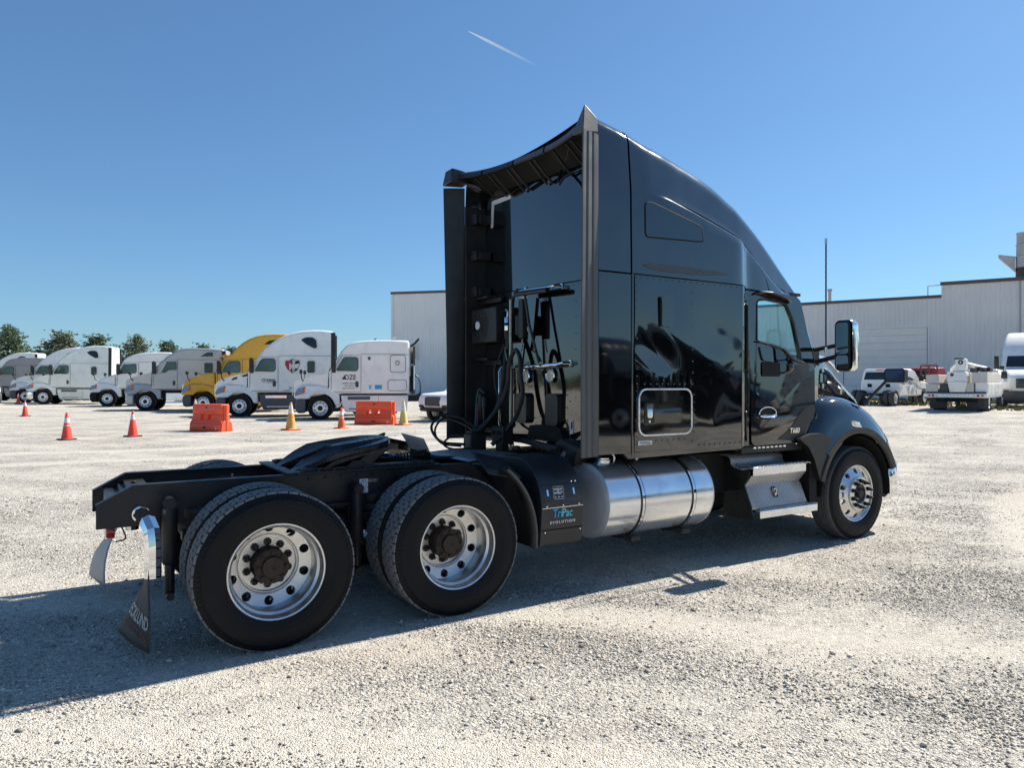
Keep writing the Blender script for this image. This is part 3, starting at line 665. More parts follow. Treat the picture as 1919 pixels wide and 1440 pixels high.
# fuel tanks
for s in (-1, 1):
    tx0, tx1, ty, tz, tr = 2.74, 4.0, s*.87, .69, .33
    d = MB(); d.lathe([(tr,0),(tr,.02),(tr,tx1-tx0-.02),(tr,tx1-tx0)], (tx0, ty, tz), 'x', 96); d.obj('fuel_tank', 'tank_alu', T, sharp=60)
    for e, sg in ((tx0, -1), (tx1, 1)):
        d = MB(); d.lathe([(tr+.003,0.0),(tr+.004,-.006),(tr-.004,-.012),(tr-.012,-.006),(.26,.006),(.15,.012),(.001,.014)], (e, ty, tz), 'x', 72, sg); d.obj('tank_end', 'tank_end', T)
    for x in (3.12, 3.74):
        d = MB(); d.lathe([(tr+.002,-.024),(tr+.008,-.022),(tr+.008,.022),(tr+.002,.024)], (x, ty, tz), 'x', 72); d.obj('tank_strap', 'hose_black', T)
        d = MB(); d.lathe([(tr+.009,-.013),(tr+.012,-.012),(tr+.012,.012),(tr+.009,.013)], (x, ty, tz), 'x', 72); d.obj('strap_band', 'chrome', T)
        d = MB(); d.tube([(x, s*.43, .50),(x, s*.60, .36),(x, s*.80, .335),(x, s*1.0, .36)], .028, 8); d.box(x-.05, x+.05, s*1.0, s*1.10, .33, .37) if s > 0 else d.box(x-.05, x+.05, s*1.10, s*1.0, .33, .37); d.obj('tank_bracket', 'frame_black', T)
    d = MB(); d.lathe([(.07,0),(.07,.03),(.062,.036),(.062,.048),(.001,.05)], (2.93, ty, tz+tr-.008), 'z', 24); d.obj('filler_cap', 'alu_step', T)
    d = MB(); d.tube(cat([(3.06,ty,1.0),(3.06,ty,1.07),(3.02,ty+.03,1.1),(2.96,ty+.1,1.1)], 5), .011, 7); d.cyl((3.33,ty,1.01),(3.33,ty,1.06),.018,10); d.obj('tank_fitting', 'steel_strap', T)

# steps and tool box
for s in (-1, 1):
    Y = lambda v: s*v
    def bx(mb, x0, x1, ya, yb, z0, z1): mb.box(x0, x1, min(s*ya, s*yb), max(s*ya, s*yb), z0, z1)
    d = MB(); prof = cat([(.70,1.0),(.88,1.005),(.95,.975),(.965,.92),(1.0,.895),(1.05,.885),(1.10,.88)], 4)
    d.grid([[(4.50+.80*i/4, s*y, z) for y, z in prof] for i in range(5)]); o = d.obj('upper_tread', 'diamond_step', T); sm = o.modifiers.new('solid', 'SOLIDIFY'); sm.thickness = .006
    d = MB(); bx(d, 4.60, 5.42, 1.03, 1.155, .873, .897); bx(d, 4.60, 5.42, 1.150, 1.158, .81, .896); d.obj('step_board', 'alu_step', T, bevel=.004)
    d = MB(); bx(d, 4.63, 5.53, 1.03, 1.215, .445, .468); bx(d, 4.63, 5.53, 1.205, 1.217, .395, .467); d.obj('step_board', 'alu_step', T, bevel=.004)
    tt = MB()
    for k in range(15):
        for rr_ in range(2):
            x = 4.66+.055*k+.02*rr_; y = 1.065+.055*rr_; tt.tube([(x,s*y,.897),(x+.012,s*(y+.03),.906),(x+.024,s*(y+.055),.897)], .007, 5)
    for k in range(16):
        for rr_ in range(3):
            x = 4.67+.055*k+.015*rr_; y = 1.045+.055*rr_; tt.tube([(x,s*y,.468),(x+.01,s*(y+.025),.477),(x+.02,s*(y+.05),.468)], .007, 5)
    tt.obj('step_grips', 'alu_step', T)['kind'] = 'stuff'
    d = MB(); d.grid([[(4.58+.84*i/4-.0*j, s*y, z) for j, (y, z) in enumerate([(1.150,.812),(1.145,.80),(1.085,.725),(1.075,.712),(1.08,.70),(1.165,.50),(1.16,.475)])] for i in range(5)])
    o = d.obj('tool_box_door', 'diamond_step', T, sharp=20); sm = o.modifiers.new('solid', 'SOLIDIFY'); sm.thickness = .006
    d = MB(); d.plate(rrect(4.925,5.005,.575,.675,.03), [rrect(4.932,4.998,.582,.668,.026)], lambda u, v, k: (u, s*(1.08+.425*(.70-v)+.006+k), v), .006); d.obj('latch_rim', 'gap_black', T)
    d = MB(); d.tube([(4.945,s*1.125,.655),(4.985,s*1.125,.655),(4.99,s*1.125,.615),(4.985,s*1.15,.60)], .006, 6); d.cyl((4.955,s*1.12,.61),(4.955,s*1.145,.605),.014,10); d.obj('tool_box_latch', 'chrome', T)
    side = [(.72,1.0),(.90,.985),(.955,.93),(.985,.90),(1.07,.88),(1.14,.86),(1.13,.80),(1.075,.715),(1.15,.52),(1.165,.47),(1.20,.39),(.90,.37),(.80,.42),(.82,.60),(.72,.62)]
    for x in (4.575, 5.425):
        d = MB(); d.prism([(s*a, b_) for a, b_ in side], 'x', x-.012, x); d.obj('step_side_plate', 'plastic_black', T)
    d = MB(); d.box(4.58,5.42,min(s*.72,s*1.06),max(s*.72,s*1.06),.47,.86); d.obj('tool_box_body', 'gap_black', T)
    d = MB()
    for z in (.62,.66,.76,.56): d.cyl((4.563,s*.98,z),(4.555,s*.98,z),.010,6)
    d.obj('plate_bolts', 'iron_black', T)['kind'] = 'stuff'

# ---- sleeper sides (real panel waviness, seams are real gaps over a dark inner hull)
hull = MB(); hull.box(2.90,4.40,-1.165,1.165,1.13,2.95); hull.box(2.90,4.1,-1.0,1.0,2.95,3.5); hull.obj('inner_hull', 'gap_black', T)
def wav(x, z):
    q = .0022*math.sin(5.1*x+2.2*math.sin(2.3*z))*math.sin(3.7*z+1.1) + .0012*math.sin(9*x-4*z)
    e = math.exp(-((x-3.30)**2/.05+(z-1.98)**2/.07)); q += .009*e*math.sin(6*(x-3.2)+9*(z-1.9))
    e3 = math.exp(-((x-4.02)**2/.045+(z-2.08)**2/.06)); q += .0055*e3*math.sin(7*(z-2.0)+2*(x-4.0))
    e2 = math.exp(-((z-1.74)/.07)**2)*(1 if 3.0 < x < 3.75 else 0); q += .0005*e2*math.sin(2*math.pi*x/.085)
    return q
for s in (-1, 1):
    g = MB(); NX, NZ = 90, 90
    g.grid([[(3.02+1.36*i/NX, s*(1.2-.004*((j/NZ-.5)*2)**2)+wav(3.02+1.36*i/NX, 1.13+1.545*j/NZ), 1.13+1.545*j/NZ) for j in range(NZ+1)] for i in range(NX+1)])
    o = g.obj('sleeper_panel', 'paint_panel', T); sm = o.modifiers.new('solid', 'SOLIDIFY'); sm.thickness = .004; sm.use_rim = False; sm.offset = 0
    g = MB(); g.box(2.62,2.978,min(s*1.185,s*1.2),max(s*1.185,s*1.2),1.125,2.672); g.obj('side_extender', 'paint_black', T, bevel=.004)
    # recessed corner strip between extender and panel
    g = MB(); g.tube([(2.997,s*1.192,1.10),(2.997,s*1.192,2.68)], .016, 10); g.obj('corner_strip', 'paint_black', T)
    # rubber edge
    g = MB(); prof = [(2.622,1.196),(2.585,1.206),(2.56,1.208),(2.545,1.202),(2.53,1.212),(2.49,1.222),(2.47,1.216),(2.455,1.226),(2.42,1.234),(2.415,1.222),(2.45,1.208),(2.54,1.19),(2.62,1.184)]
    rows = []
    for k in range(13):
        t = k/12; z = 1.115+(2.70 if s < 0 else 2.80)*t; lean = (.035 if s < 0 else .13)*max(0, t-.35)+.02*max(0, .15-t)
        rows.append([(x+.0*t, s*(y+lean*(2.62-x)/.2), z) for x, y in prof]+[(prof[0][0], s*prof[0][1], z)])
    g.grid(rows); g.add([r for r in rows[0][:-1]], [tuple(range(len(prof)))]); g.add([r for r in rows[-1][:-1]], [tuple(range(len(prof)))])
    g.obj('extender_rubber', 'rubber_trim' if s < 0 else 'plastic_black', T, sharp=25)
    # bottom skirt of the sleeper
    g = MB(); g.prism([(2.95,1.075),(4.37,1.095),(4.44,1.13),(4.44,1.165),(2.90,1.125)], 'y', s*1.15, s*1.197); g.obj('sleeper_skirt', 'paint_black', T, bevel=.004)
    # rounded front corner of the sleeper and cab pillar
    g = MB(); arc = [(4.385,1.2),(4.41,1.197),(4.435,1.187),(4.452,1.168),(4.460,1.14),(4.462,1.112)]
    g.grid([[(x, s*y, z) for x, y in arc] for z in np.linspace(1.12, 2.675, 8)]); g.obj('sleeper_corner', 'paint_black', T)
    g = MB(); g.box(4.47,4.592,min(s*1.06,s*1.118),max(s*1.06,s*1.118),1.11,2.66); g.obj('cab_pillar', 'paint_black', T, bevel=.012, seg=3)
    g = MB(); g.cyl((4.53,s*1.122,1.16),(4.53,s*1.122,2.55),.012,8); g.obj('pillar_rib', 'chrome' if False else 'paint_black', T)
    g = MB(); g.tube([(4.49,s*1.13,1.30),(4.49,s*1.16,1.32),(4.49,s*1.16,1.45),(4.49,s*1.13,1.47)], .009, 7); g.tube([(4.50,s*1.12,1.85),(4.50,s*1.165,1.87),(4.50,s*1.165,2.5),(4.50,s*1.12,2.52)], .014, 8); g.obj('grab_handle', 'plastic_black', T)
    # rivets
    g = MB()
    def rv(x, z, y=1.2): g.lathe([(.009,0),(.0085,.0025),(.004,.005),(.0005,.0055)], (x, s*y+wav(x, z), z), 'y', 6, s)
    for z in np.arange(1.2, 2.66, .066): rv(3.045, z)
    for x in np.arange(3.10, 4.36, .076): rv(x, 2.655)
    for z in np.arange(1.2, 2.6, .105): rv(3.715, z)
    for x in np.arange(3.80, 4.36, .07): rv(x, 1.16)
    for x in np.arange(3.13, 3.68, .07): rv(x, 1.725); rv(x, 1.222)
    for z in np.arange(1.28, 1.7, .07): rv(3.735, z)
    g.obj('rivets', 'paint_black', T)['kind'] = 'stuff'
    # raised cover plate
    g = MB(); g.plate(rrect(3.315,3.455,2.235,2.505,.03), [], lambda u, v, d: (u, s*(1.206+d), v), .016); g.obj('vent_cover', 'paint_black', T, bevel=.006)
    g = MB(); g.box(3.306,3.322,min(s*1.2,s*1.224),max(s*1.2,s*1.224),2.235,2.50); g.obj('cover_gasket', 'gap_black', T, bevel=.006)
    # luggage door with bright seal, latch
    g = MB(); g.plate(rrect(3.055,3.705,1.265,1.685,.085), [rrect(3.070,3.690,1.280,1.670,.072)], lambda u, v, d: (u, s*(1.2+d), v), .014); g.obj('luggage_door_seal', 'alu_step', T, bevel=.003)
    g = MB(); g.plate(rrect(3.071,3.689,1.281,1.669,.071), [], lambda u, v, d: (u, s*(1.2+d), v), .008); ld = g.obj('luggage_door', 'paint_black', T)
    g = MB(); g.plate(rrect(3.125,3.235,1.375,1.555,.02), [], lambda u, v, d: (u, s*(1.208+d), v), .006); g.obj('latch_plate', 'plastic_black', ld, bevel=.003)
    g = MB(); g.plate(rrect(3.145,3.205,1.425,1.545,.018), [], lambda u, v, d: (u, s*(1.214+d), v), .012); g.cyl((3.175,s*1.212,1.395),(3.175,s*1.220,1.395),.012,12); g.obj('latch_handle', 'chrome', ld, bevel=.006, seg=3)
    g = MB(); g.box(3.055,3.215,min(s*1.202,s*1.2055),max(s*1.202,s*1.2055),1.190,1.226); g.obj('data_plate', 'white_print', T)
    g = MB()
    for k, (a, b_) in enumerate([(.07,.14),(.0,.145),(.02,.13)]): g.box(3.065+a*.3,3.06+b_,min(s*1.2058,s*1.2065),max(s*1.2058,s*1.2065),1.196+.009*k,1.200+.009*k)
    g.obj('data_plate_print', 'gap_black', T)

# ---- roof fairing loft
ST = [  # x, half width, crease z, crease inset, roof z near edge, corner radius
 (2.62,1.200,3.42,.000,4.03,.16),(2.80,1.200,3.42,.000,4.00,.16),(2.98,1.200,3.42,.000,3.965,.17),(3.20,1.200,3.41,.004,3.915,.20),
 (3.42,1.200,3.395,.012,3.875,.21),(3.75,1.200,3.32,.035,3.80,.22),(4.10,1.200,3.225,.055,3.70,.22),(4.36,1.198,3.15,.065,3.58,.21),
 (4.46,1.165,3.12,.060,3.53,.20),(4.56,1.125,3.07,.050,3.47,.20),(4.80,1.110,2.91,.050,3.31,.19),(5.05,1.085,2.755,.045,3.10,.17),(5.25,1.055,2.675,.03,2.90,.12),(5.43,1.020,2.655,.01,2.70,.03)]
HCAP = [(2.4,1.188),(3.2,1.187),(3.45,1.170),(3.8,1.148),(4.2,1.128),(4.6,1.102),(5.0,1.068),(5.25,1.038),(5.6,.985)]
def section(st):
    x, hw, zc, ci, zt, rc = st; hcap = float(np.interp(x, [q[0] for q in HCAP], [q[1] for q in HCAP])); ci = max(.0, hw-.012-hcap); z0 = 2.685 if x < 4.5 else 2.668-.02*(x-4.5)
    zc = max(zc, z0+.012); zt = max(zt, zc+.02); rc = min(rc, (zt-zc)*.8)
    hc = hw-.012-ci; ht = hc-.030*min(1, (zt-zc)/.5)
    P = [(hw, z0)]
    for k in (.25,.5,.75): P.append((hw-.010*k, z0+(zc-.03-z0)*k))
    P += [(hw-.010, zc-.030),(hw-.012-ci*.25, zc-.008),(hw-.012-ci*.8, zc),(hc, zc+.012)]
    for k in (.33,.66): P.append((hc+(ht-hc)*k, zc+.012+(zt-rc-zc-.012)*k))
    for k in range(9):
        t = math.pi/2*k/8; P.append((ht-rc+rc*math.cos(t), zt-rc+rc*math.sin(t)))
    yb = ht-rc
    for k in range(1, 9): P.append((yb*(1-k/8), zt+(-.07+.11*sstep(2.7,4.2,x))*(1-(1-k/8)**2)))
    return P
def loft(sts, name, mt):
    D = cat(sts, 5); g = MB(); rows = []
    for st in D:
        P = section(st); t = sstep(4.5, 5.43, st[0]); row = []
        full_ = [(-y, z) for y, z in P] + [(y, z) for y, z in reversed(P[:-1])]
        for y, z in full_: row.append((st[0]+.22*t*(1-(y/1.05)**2)*min(1,1), y, z))
        rows.append(row)
    g.grid(rows); o = g.obj(name, mt, T, sharp=60)
    sm = o.modifiers.new('solid', 'SOLIDIFY'); sm.thickness = .006; sm.offset = -1; sm.use_rim = False; return o
loft([ST[0],(2.70,)+ST[0][1:4]+(4.02,.16),ST[1],(2.90,)+ST[1][1:4]+(3.982,.165),(2.972,)+ST[2][1:]], 'roof_extender', 'paint_roof')
loft([(2.992,)+ST[2][1:]]+ST[3:], 'roof_fairing', 'paint_roof')
for s in (-1, 1):
    # black tube in the crease stands in for shade under the cap's overhang
    g = MB(); pts = [(x, hw-.016-.55*max(0, hw-.012-float(np.interp(x, [q[0] for q in HCAP], [q[1] for q in HCAP]))), zc+.004) for x, hw, zc, ci, zt, rc in ST[4:13]]
    g.tube([(x, s*(y+.004), z) for x, y, z in cat(pts, 4)], [.002+.010*math.sin(math.pi*min(1, k/20)) *.8 for k in range(len(cat(pts, 4)))], 6); g.obj('crease_shade', 'gap_black', T)
    # flush upper side window and teardrop recess
    wp = roundpoly([(3.145,3.015),(3.865,3.045),(3.84,3.185),(3.24,3.325),(3.145,3.325)], .045)
    g = MB(); g.plate(wp, [], lambda u, v, d: (u, s*(1.200-.012*((v-2.685)/.7)+.0015+d), v), .004); g.obj('upper_window', 'paint_black', T, bevel=.002)
    g = MB(); q = [(u, s*(1.200-.012*((v-2.685)/.7)+.003), v) for u, v in wp+wp[:1]]; g.tube(q, .007, 5, caps=False); g.obj('upper_window_seal', 'gap_black', T)
    # rear corner cap: a small fin rising at the roof's rear corner
    g = MB(); g.hexa([(2.42,s*1.08,3.80),(2.60,s*1.09,3.84),(2.615,s*1.208,3.83),(2.41,s*1.25,3.78),(2.47,s*1.15,3.97),(2.56,s*1.12,4.01),(2.615,s*1.19,3.955),(2.445,s*1.235,4.035)] if s < 0 else [(2.38,1.06,3.93),(2.60,1.04,3.93),(2.60,1.20,3.92),(2.38,1.27,3.92),(2.40,1.06,4.08),(2.60,1.04,4.06),(2.60,1.17,4.05),(2.40,1.23,4.08)])
    g.obj('corner_cap', 'rubber_trim' if s < 0 else 'plastic_black', T, bevel=.012, seg=2)
mat('teardrop_ground_tint', (.05,.042,.035), .25, 0, .2)  # tan stands in for the ground mirrored in the downward-facing recess
for s in (-1, 1):
    g = MB(); g.plate(cat([(3.11,2.765),(3.2,2.787),(3.5,2.792),(3.85,2.788),(4.18,2.772),(3.95,2.742),(3.6,2.728),(3.25,2.735),(3.11,2.765)], 4)[:-1], [], lambda u, v, d: (u, s*(1.2015+d), v), .004); g.obj('teardrop_recess', 'teardrop_ground_tint', T)
# rear edge: four rubber lips on struts
def edge(t):   # t -1 (right) .. 1 (left)
    y = 1.17*t; return (2.60-.12*abs(t)**3, y, 3.895+.07*t+.05*abs(t)**3)
cuts = [-.93,-.42,.05,.55,.96]
for a, b_ in zip(cuts[:-1], cuts[1:]):
    g = MB(); rows = []
    for k in range(9):
        t = a+.012+(b_-a-.024)*k/8; x, y, z = edge(t)
        rows.append([(x+.12,y,z+.06),(x+.02,y,z+.055),(x-.035,y,z+.03),(x-.05,y,z-.02),(x-.03,y,z-.025),(x-.012,y,z+.012),(x+.03,y,z+.03),(x+.12,y,z+.035)])
    rows = [r+[r[0]] for r in rows]; g.grid(rows); g.obj('roof_lip', 'plastic_black' if a > .4 else 'rubber_trim' if a < -.3 else 'frame_black', T, sharp=30)
for t in (-.78,-.7,-.5,-.22,-.15,.12,.2,.42,.5,.7):
    st_ = MB(); x, y, z = edge(t); st_.tube([(x+.0,y,z-.02),(2.84,y+.05,z-.20)], .014, 5); st_.obj('lip_strut', 'frame_black', T)
st_ = MB(); st_.tube([edge(-.8),(2.80,-.45,3.72)], .006, 4); st_.obj('lip_cable', 'plastic_black', T)
g = MB(); g.grid([[(edge(t)[0]+.05+(2.87-edge(t)[0]-.05)*k/4, edge(t)[1], edge(t)[2]+.03-.16*(k/4)) for k in range(5)] for t in np.linspace(-.95,.95,15)]); g.obj('lip_underside', 'gap_black', T)

# ---- rear wall of the sleeper
g = MB(); g.prism(roundpoly([(-1.13,1.13),(1.13,1.13),(1.13,2.715),(-1.13,2.66)], .02), 'x', 2.85, 2.90); g.obj('rear_wall_lower', 'paint_black', T)
rw = MB(); rwp = [(-1.13,2.672),(1.13,2.727)]+[(1.13,3.6),(1.06,3.78),(.9,3.85),(.4,3.82),(-.2,3.77),(-.8,3.74),(-1.06,3.70),(-1.13,3.5)]
rw.prism(rwp, 'x', 2.856, 2.90); rw.obj('rear_wall_upper', 'paint_black', T)
g = MB()
for y in np.arange(-1.05, 1.1, .085): g.lathe([(.006,0),(.004,.003),(.0005,.004)], (2.85, y, 2.635+.0243*(y+1.13)), 'x', 6, -1)
for z in np.arange(1.3, 2.6, .15): g.lathe([(.006,0),(.004,.003),(.0005,.004)], (2.85, -.58, z), 'x', 6, -1)
for y, z in [(-.42,1.62),(-.45,1.62),(-.42,1.50),(-.45,1.50),(-.42,1.38),(-.45,1.38),(-.49,1.56),(.12,1.38),(.09,1.38),(.10,1.31),(.07,1.31)]: g.lathe([(.008,0),(.006,.003),(.0005,.004)], (2.85, y, z), 'x', 6, -1)
g.obj('rear_rivets', 'gap_black', T)['kind'] = 'stuff'
for s in (-1, 1):      # inner faces of the side extenders and their brackets
    g = MB(); g.box(2.60,2.86,min(s*1.12,s*1.15),max(s*1.12,s*1.15),1.14,3.70); g.obj('extender_inner', 'plastic_black', T, bevel=.006)
for z in (3.50,3.10,2.70,2.30): 
    g = MB(); g.box(2.70,2.84,.98,1.13,z,z+.09); g.box(2.66,2.70,1.0,1.13,z-.01,z+.1); g.obj('extender_bracket', 'frame_black', T, bevel=.004)
for z in (2.66,1.98,1.24):
    g = MB(); g.box(2.72,2.84,.86,1.13,z,z+.03); g.box(2.80,2.84,.70,1.13,z-.05,z); g.obj('extender_bar', 'frame_black', T, bevel=.004)
# reflective tape corner
g = MB(); g.prism([(.57,3.70),(.57,3.745),(.93,3.755),(.98,3.75),(1.0,3.46),(.955,3.46),(.935,3.705)], 'x', 2.851, 2.8555); g.obj('reflective_tape', 'tape_white', T)
# hook under the lip
g = MB(); g.tube([(2.80,-.42,3.74),(2.72,-.48,3.62),(2.72,-.50,3.58),(2.74,-.53,3.63),(2.80,-.60,3.68)], .014, 6); g.obj('work_lamp_hook', 'plastic_black', T)
# grab bars
def grab(pts, r=.017):
    g = MB(); g.tube(pts, r, 10)
    for p in (pts[0], pts[-1]): g.lathe([(.001,.014),(.028,.012),(.032,0)], (2.85, p[1], p[2]), 'x', 12, -1)
    g.obj('grab_bar', 'chrome', T)
grab([(2.85,-.36,2.655),(2.76,-.345,2.655),(2.73,-.29,2.645),(2.73,.22,2.66),(2.74,.27,2.68),(2.85,.28,2.69)])
g = MB(); g.tube([(2.70,.24,2.635),(2.70,-.33,2.615)], .026, 8); g.obj('grip_sleeve', 'hose_black', T)
grab([(2.85,-.50,1.92),(2.77,-.48,1.92),(2.75,-.42,1.905),(2.75,.30,1.89),(2.77,.34,1.9),(2.85,.36,1.91)])
grab([(2.85,.60,1.90),(2.77,.63,1.90),(2.75,.64,1.86),(2.75,.64,1.30),(2.77,.64,1.26),(2.85,.64,1.25)], .014)
# work lights
for y in (.25, -.19):
    g = MB(); g.lathe([(.056,0),(.068,.010),(.074,.022),(.066,.030),(.058,.026)], (2.85, y, 1.805), 'x', 28, -1); wl = g.obj('work_light', 'chrome', T)
    g = MB(); g.lathe([(.058,.024),(.04,.032),(.001,.036)], (2.85, y, 1.805), 'x', 24, -1); g.obj('lens', 'lamp_clear', wl)
    g = MB(); g.box(2.808,2.816,y-.055,y+.055,1.799,1.811); g.box(2.808,2.816,y-.006,y+.006,1.755,1.855); g.obj('lens_cross', 'tape_white', wl)
for y in (.30, -.245):
    g = MB(); g.plate(rrect(y-.105, y+.105, 1.32, 1.63, .05), [], lambda u, v, d: (2.85-d, u, v), .05); g.obj('vent_cap', 'apu_grey', T, bevel=.03, seg=4)
g = MB(); g.box(2.844,2.849,-.545,-.50,1.26,1.38); g.obj('caution_sticker', 'tape_white', T)
g = MB(); g.plate(rrect(-.535,-.512,1.30,1.37,.008), [], lambda u, v, d: (2.8435-d, u, v), .001); g.obj('sticker_print', 'gap_black', T)
# condenser box with fan
cb = MB(); cb.box(2.66,2.84,.56,1.10,2.17,2.54); cb = cb.obj('condenser_box', 'hose_black', T, bevel=.008)
g = MB()
for rr_ in (.165,.13,.095,.06): g.tube([(2.652,.90+rr_*math.cos(t),2.36+rr_*math.sin(t)) for t in np.linspace(0, 2*math.pi, 33)], .003, 4)
for k in range(12):
    t = 2*math.pi*k/12; g.tube([(2.652,.90+.04*math.cos(t),2.36+.04*math.sin(t)),(2.652,.90+.165*math.cos(t+.35),2.36+.165*math.sin(t+.35))], .003, 4)
g.obj('fan_guard', 'plastic_black', cb)
g = MB(); g.lathe([(.045,0),(.045,.012),(.02,.016),(.001,.016)], (2.652,.93,2.36), 'x', 20, -1); g.obj('fan_motor', 'tape_white', cb)
g = MB()
for k in range(7):
    t = 2*math.pi*k/7; g.add([(2.67,.90+.03*math.cos(t),2.36+.03*math.sin(t)),(2.67,.90+.155*math.cos(t-.2),2.36+.155*math.sin(t-.2)),(2.69,.90+.155*math.cos(t+.3),2.36+.155*math.sin(t+.3)),(2.69,.90+.03*math.cos(t+.6),2.36+.03*math.sin(t+.6))], [(0,1,2,3)])
g.obj('fan_blades', 'plastic_black', cb)
# receiver/drier with pipe
g = MB(); g.lathe([(.001,.0),(.034,0),(.036,.01),(.036,.13),(.03,.14),(.001,.14)], (2.74,.46,2.28), 'z', 18); dr = g.obj('drier', 'alu_polish', T)
g = MB(); g.lathe([(.037,.05),(.039,.055),(.039,.075),(.037,.08)], (2.74,.46,2.28), 'z', 18); g.obj('clamp', 'gap_black', dr)
g = MB(); g.lathe([(.001,-.09),(.03,-.09),(.034,-.0)], (2.74,.46,2.28), 'z', 14); g.obj('drier_foot', 'rust_hub', dr)
g = MB(); g.tube(cat([(2.74,.46,2.42),(2.74,.455,2.47),(2.74,.49,2.50),(2.76,.55,2.50)], 5), .011, 8); g.obj('drier_pipe', 'alu_step', dr)
# hose pole, straps and springs
g = MB(); g.tube([(2.62,.20,1.06),(2.64,.24,1.85),(2.66,.27,2.58)], .015, 8); g.obj('hose_pole', 'pogo_steel', T)
g = MB(); g.tube([(2.70,.28,2.62),(2.70,.33,2.3),(2.70,.40,2.08)], .02, 6); g.obj('pole_strap', 'hose_black', T)
g = MB(); g.tube([(2.70,.06,2.60),(2.70,-.02,2.3),(2.72,-.16,1.93)], .014, 7); g.obj('pole_strut', 'plastic_black', T)
g = MB(); g.box(2.68,2.74,.08,.16,2.18,2.57); g.obj('spring_sleeve', 'hose_black', T, bevel=.012); 
g = MB(); g.box(2.70,2.76,.17,.25,2.22,2.42); g.obj('hose_tender', 'plastic_black', T, bevel=.01)
g = MB()
for k in range(4): g.tube([(2.71,.06+.03*k+.022*math.cos(t),2.59+.022*math.sin(t)) for t in np.linspace(0, 6.28, 13)], .0035, 4)
g.tube([(2.71,.12,2.17),(2.70,.12,2.08),(2.69,.12,2.05)], .008, 5); g.obj('spring_rings', 'steel_strap', T)
def hose(pts, r, mt='hose_black', nm='hose'):
    g = MB(); g.tube(cat(pts, 8), r, 8); return g.obj(nm, mt, T)
hose([(2.60,.22,1.75),(2.60,.20,1.92),(2.62,.12,2.06),(2.62,.03,1.98),(2.60,-.02,1.80),(2.60,-.05,1.62),(2.58,.04,1.40),(2.5,.16,1.22),(2.4,.2,1.12)], .022)
hose([(2.74,.46,2.18),(2.70,.42,2.02),(2.66,.40,1.85),(2.62,.40,1.6),(2.55,.42,1.40),(2.42,.46,1.24),(2.35,.42,1.12)], .024)
hose([(2.64,.26,1.86),(2.60,.24,1.70),(2.54,.28,1.52),(2.46,.36,1.36),(2.36,.44,1.22),(2.3,.46,1.10)], .024)
hose([(2.72,.50,2.14),(2.70,.56,2.0),(2.68,.62,1.9),(2.70,.64,1.7),(2.72,.56,1.5)], .010)
hose([(2.70,.44,2.10),(2.66,.36,2.04),(2.64,.30,1.96)], .008, 'pogo_steel')
for k, (mt_, dy) in enumerate((('hose_green', 0), ('hose_red', .05), ('hose_blue', .02))):
    hose([(2.66,.82-dy,1.62-.1*k),(2.62,.86-dy,1.66-.1*k),(2.60,.88-dy,1.5),(2.56,.84-dy,1.28),(2.40,.72-dy,1.16)], .008, mt_, 'air_hose')
for dy in (0, .075):
    g = MB(); g.lathe([(.001,.17),(.02,.165),(.026,.15),(.026,.06),(.018,.05),(.02,.0),(.012,-.1),(.001,-.1)], (2.62,.74+dy,1.42+.03*(dy > 0)), 'z', 12); g.obj('gladhand', 'frame_black', T)
hose([(2.2,.40,1.12),(2.05,.62,1.14),(2.0,.74,1.28),(2.15,.80,1.40),(2.3,.70,1.38),(2.42,.58,1.26),(2.40,.46,1.14)], .014)
hose([(2.18,.44,1.10),(2.08,.68,1.12),(2.06,.78,1.25),(2.2,.84,1.36),(2.36,.70,1.30),(2.44,.5,1.18)], .011)
hose([(2.25,.30,1.09),(2.12,.50,1.07),(2.08,.62,1.12),(2.2,.6,1.2),(2.34,.46,1.15)], .011)
g = MB(); g.box(2.24,2.42,.34,.50,1.06,1.22); g.box(2.26,2.40,.36,.48,1.22,1.25); g.obj('junction_box', 'iron_black', T, bevel=.01)
g = MB(); g.box(2.48,2.60,.12,.34,1.12,1.30); g.cyl((2.47,.18,1.24),(2.44,.18,1.24),.02,10); g.cyl((2.47,.28,1.24),(2.44,.28,1.24),.02,10); g.box(2.50,2.58,.18,.30,1.03,1.12); g.obj('valve_block', 'iron_black', T, bevel=.008)
g = MB(); g.tube([(2.62,-.62,1.13),(2.66,.1,1.17),(2.66,.9,1.14)], .03, 8); g.tube([(2.66,-.05,1.15),(2.80,-.5,1.04),(3.1,-.8,1.03)], .018, 7); g.tube([(2.72,-.2,1.16),(2.72,-.22,1.04)], .016, 6); g.tube([(2.72,.5,1.16),(2.70,.48,1.04)], .016, 6); g.obj('cab_mount', 'iron_black', T)
g = MB(); g.prism([(-.58,1.16),(-.40,1.18),(-.33,1.30),(-.20,1.34),(.20,1.30),(.24,1.17)], 'x', 2.842, 2.849); g.obj('splash_shield', 'gap_black', T)
g = MB(); g.prism([(-.62,1.0),(-.80,1.0),(-.86,1.16),(-.60,1.22),(-.48,1.16)], 'x', 2.66, 2.80); g.cyl((2.655,-.64,1.14),(2.648,-.64,1.14),.016,12); g.obj('mount_bracket', 'frame_black', T, bevel=.006)
g = MB(); g.tube([(2.60,-.66,1.02),(2.60,-.75,1.12)], .016, 8); g.obj('damper', 'alu_step', T)

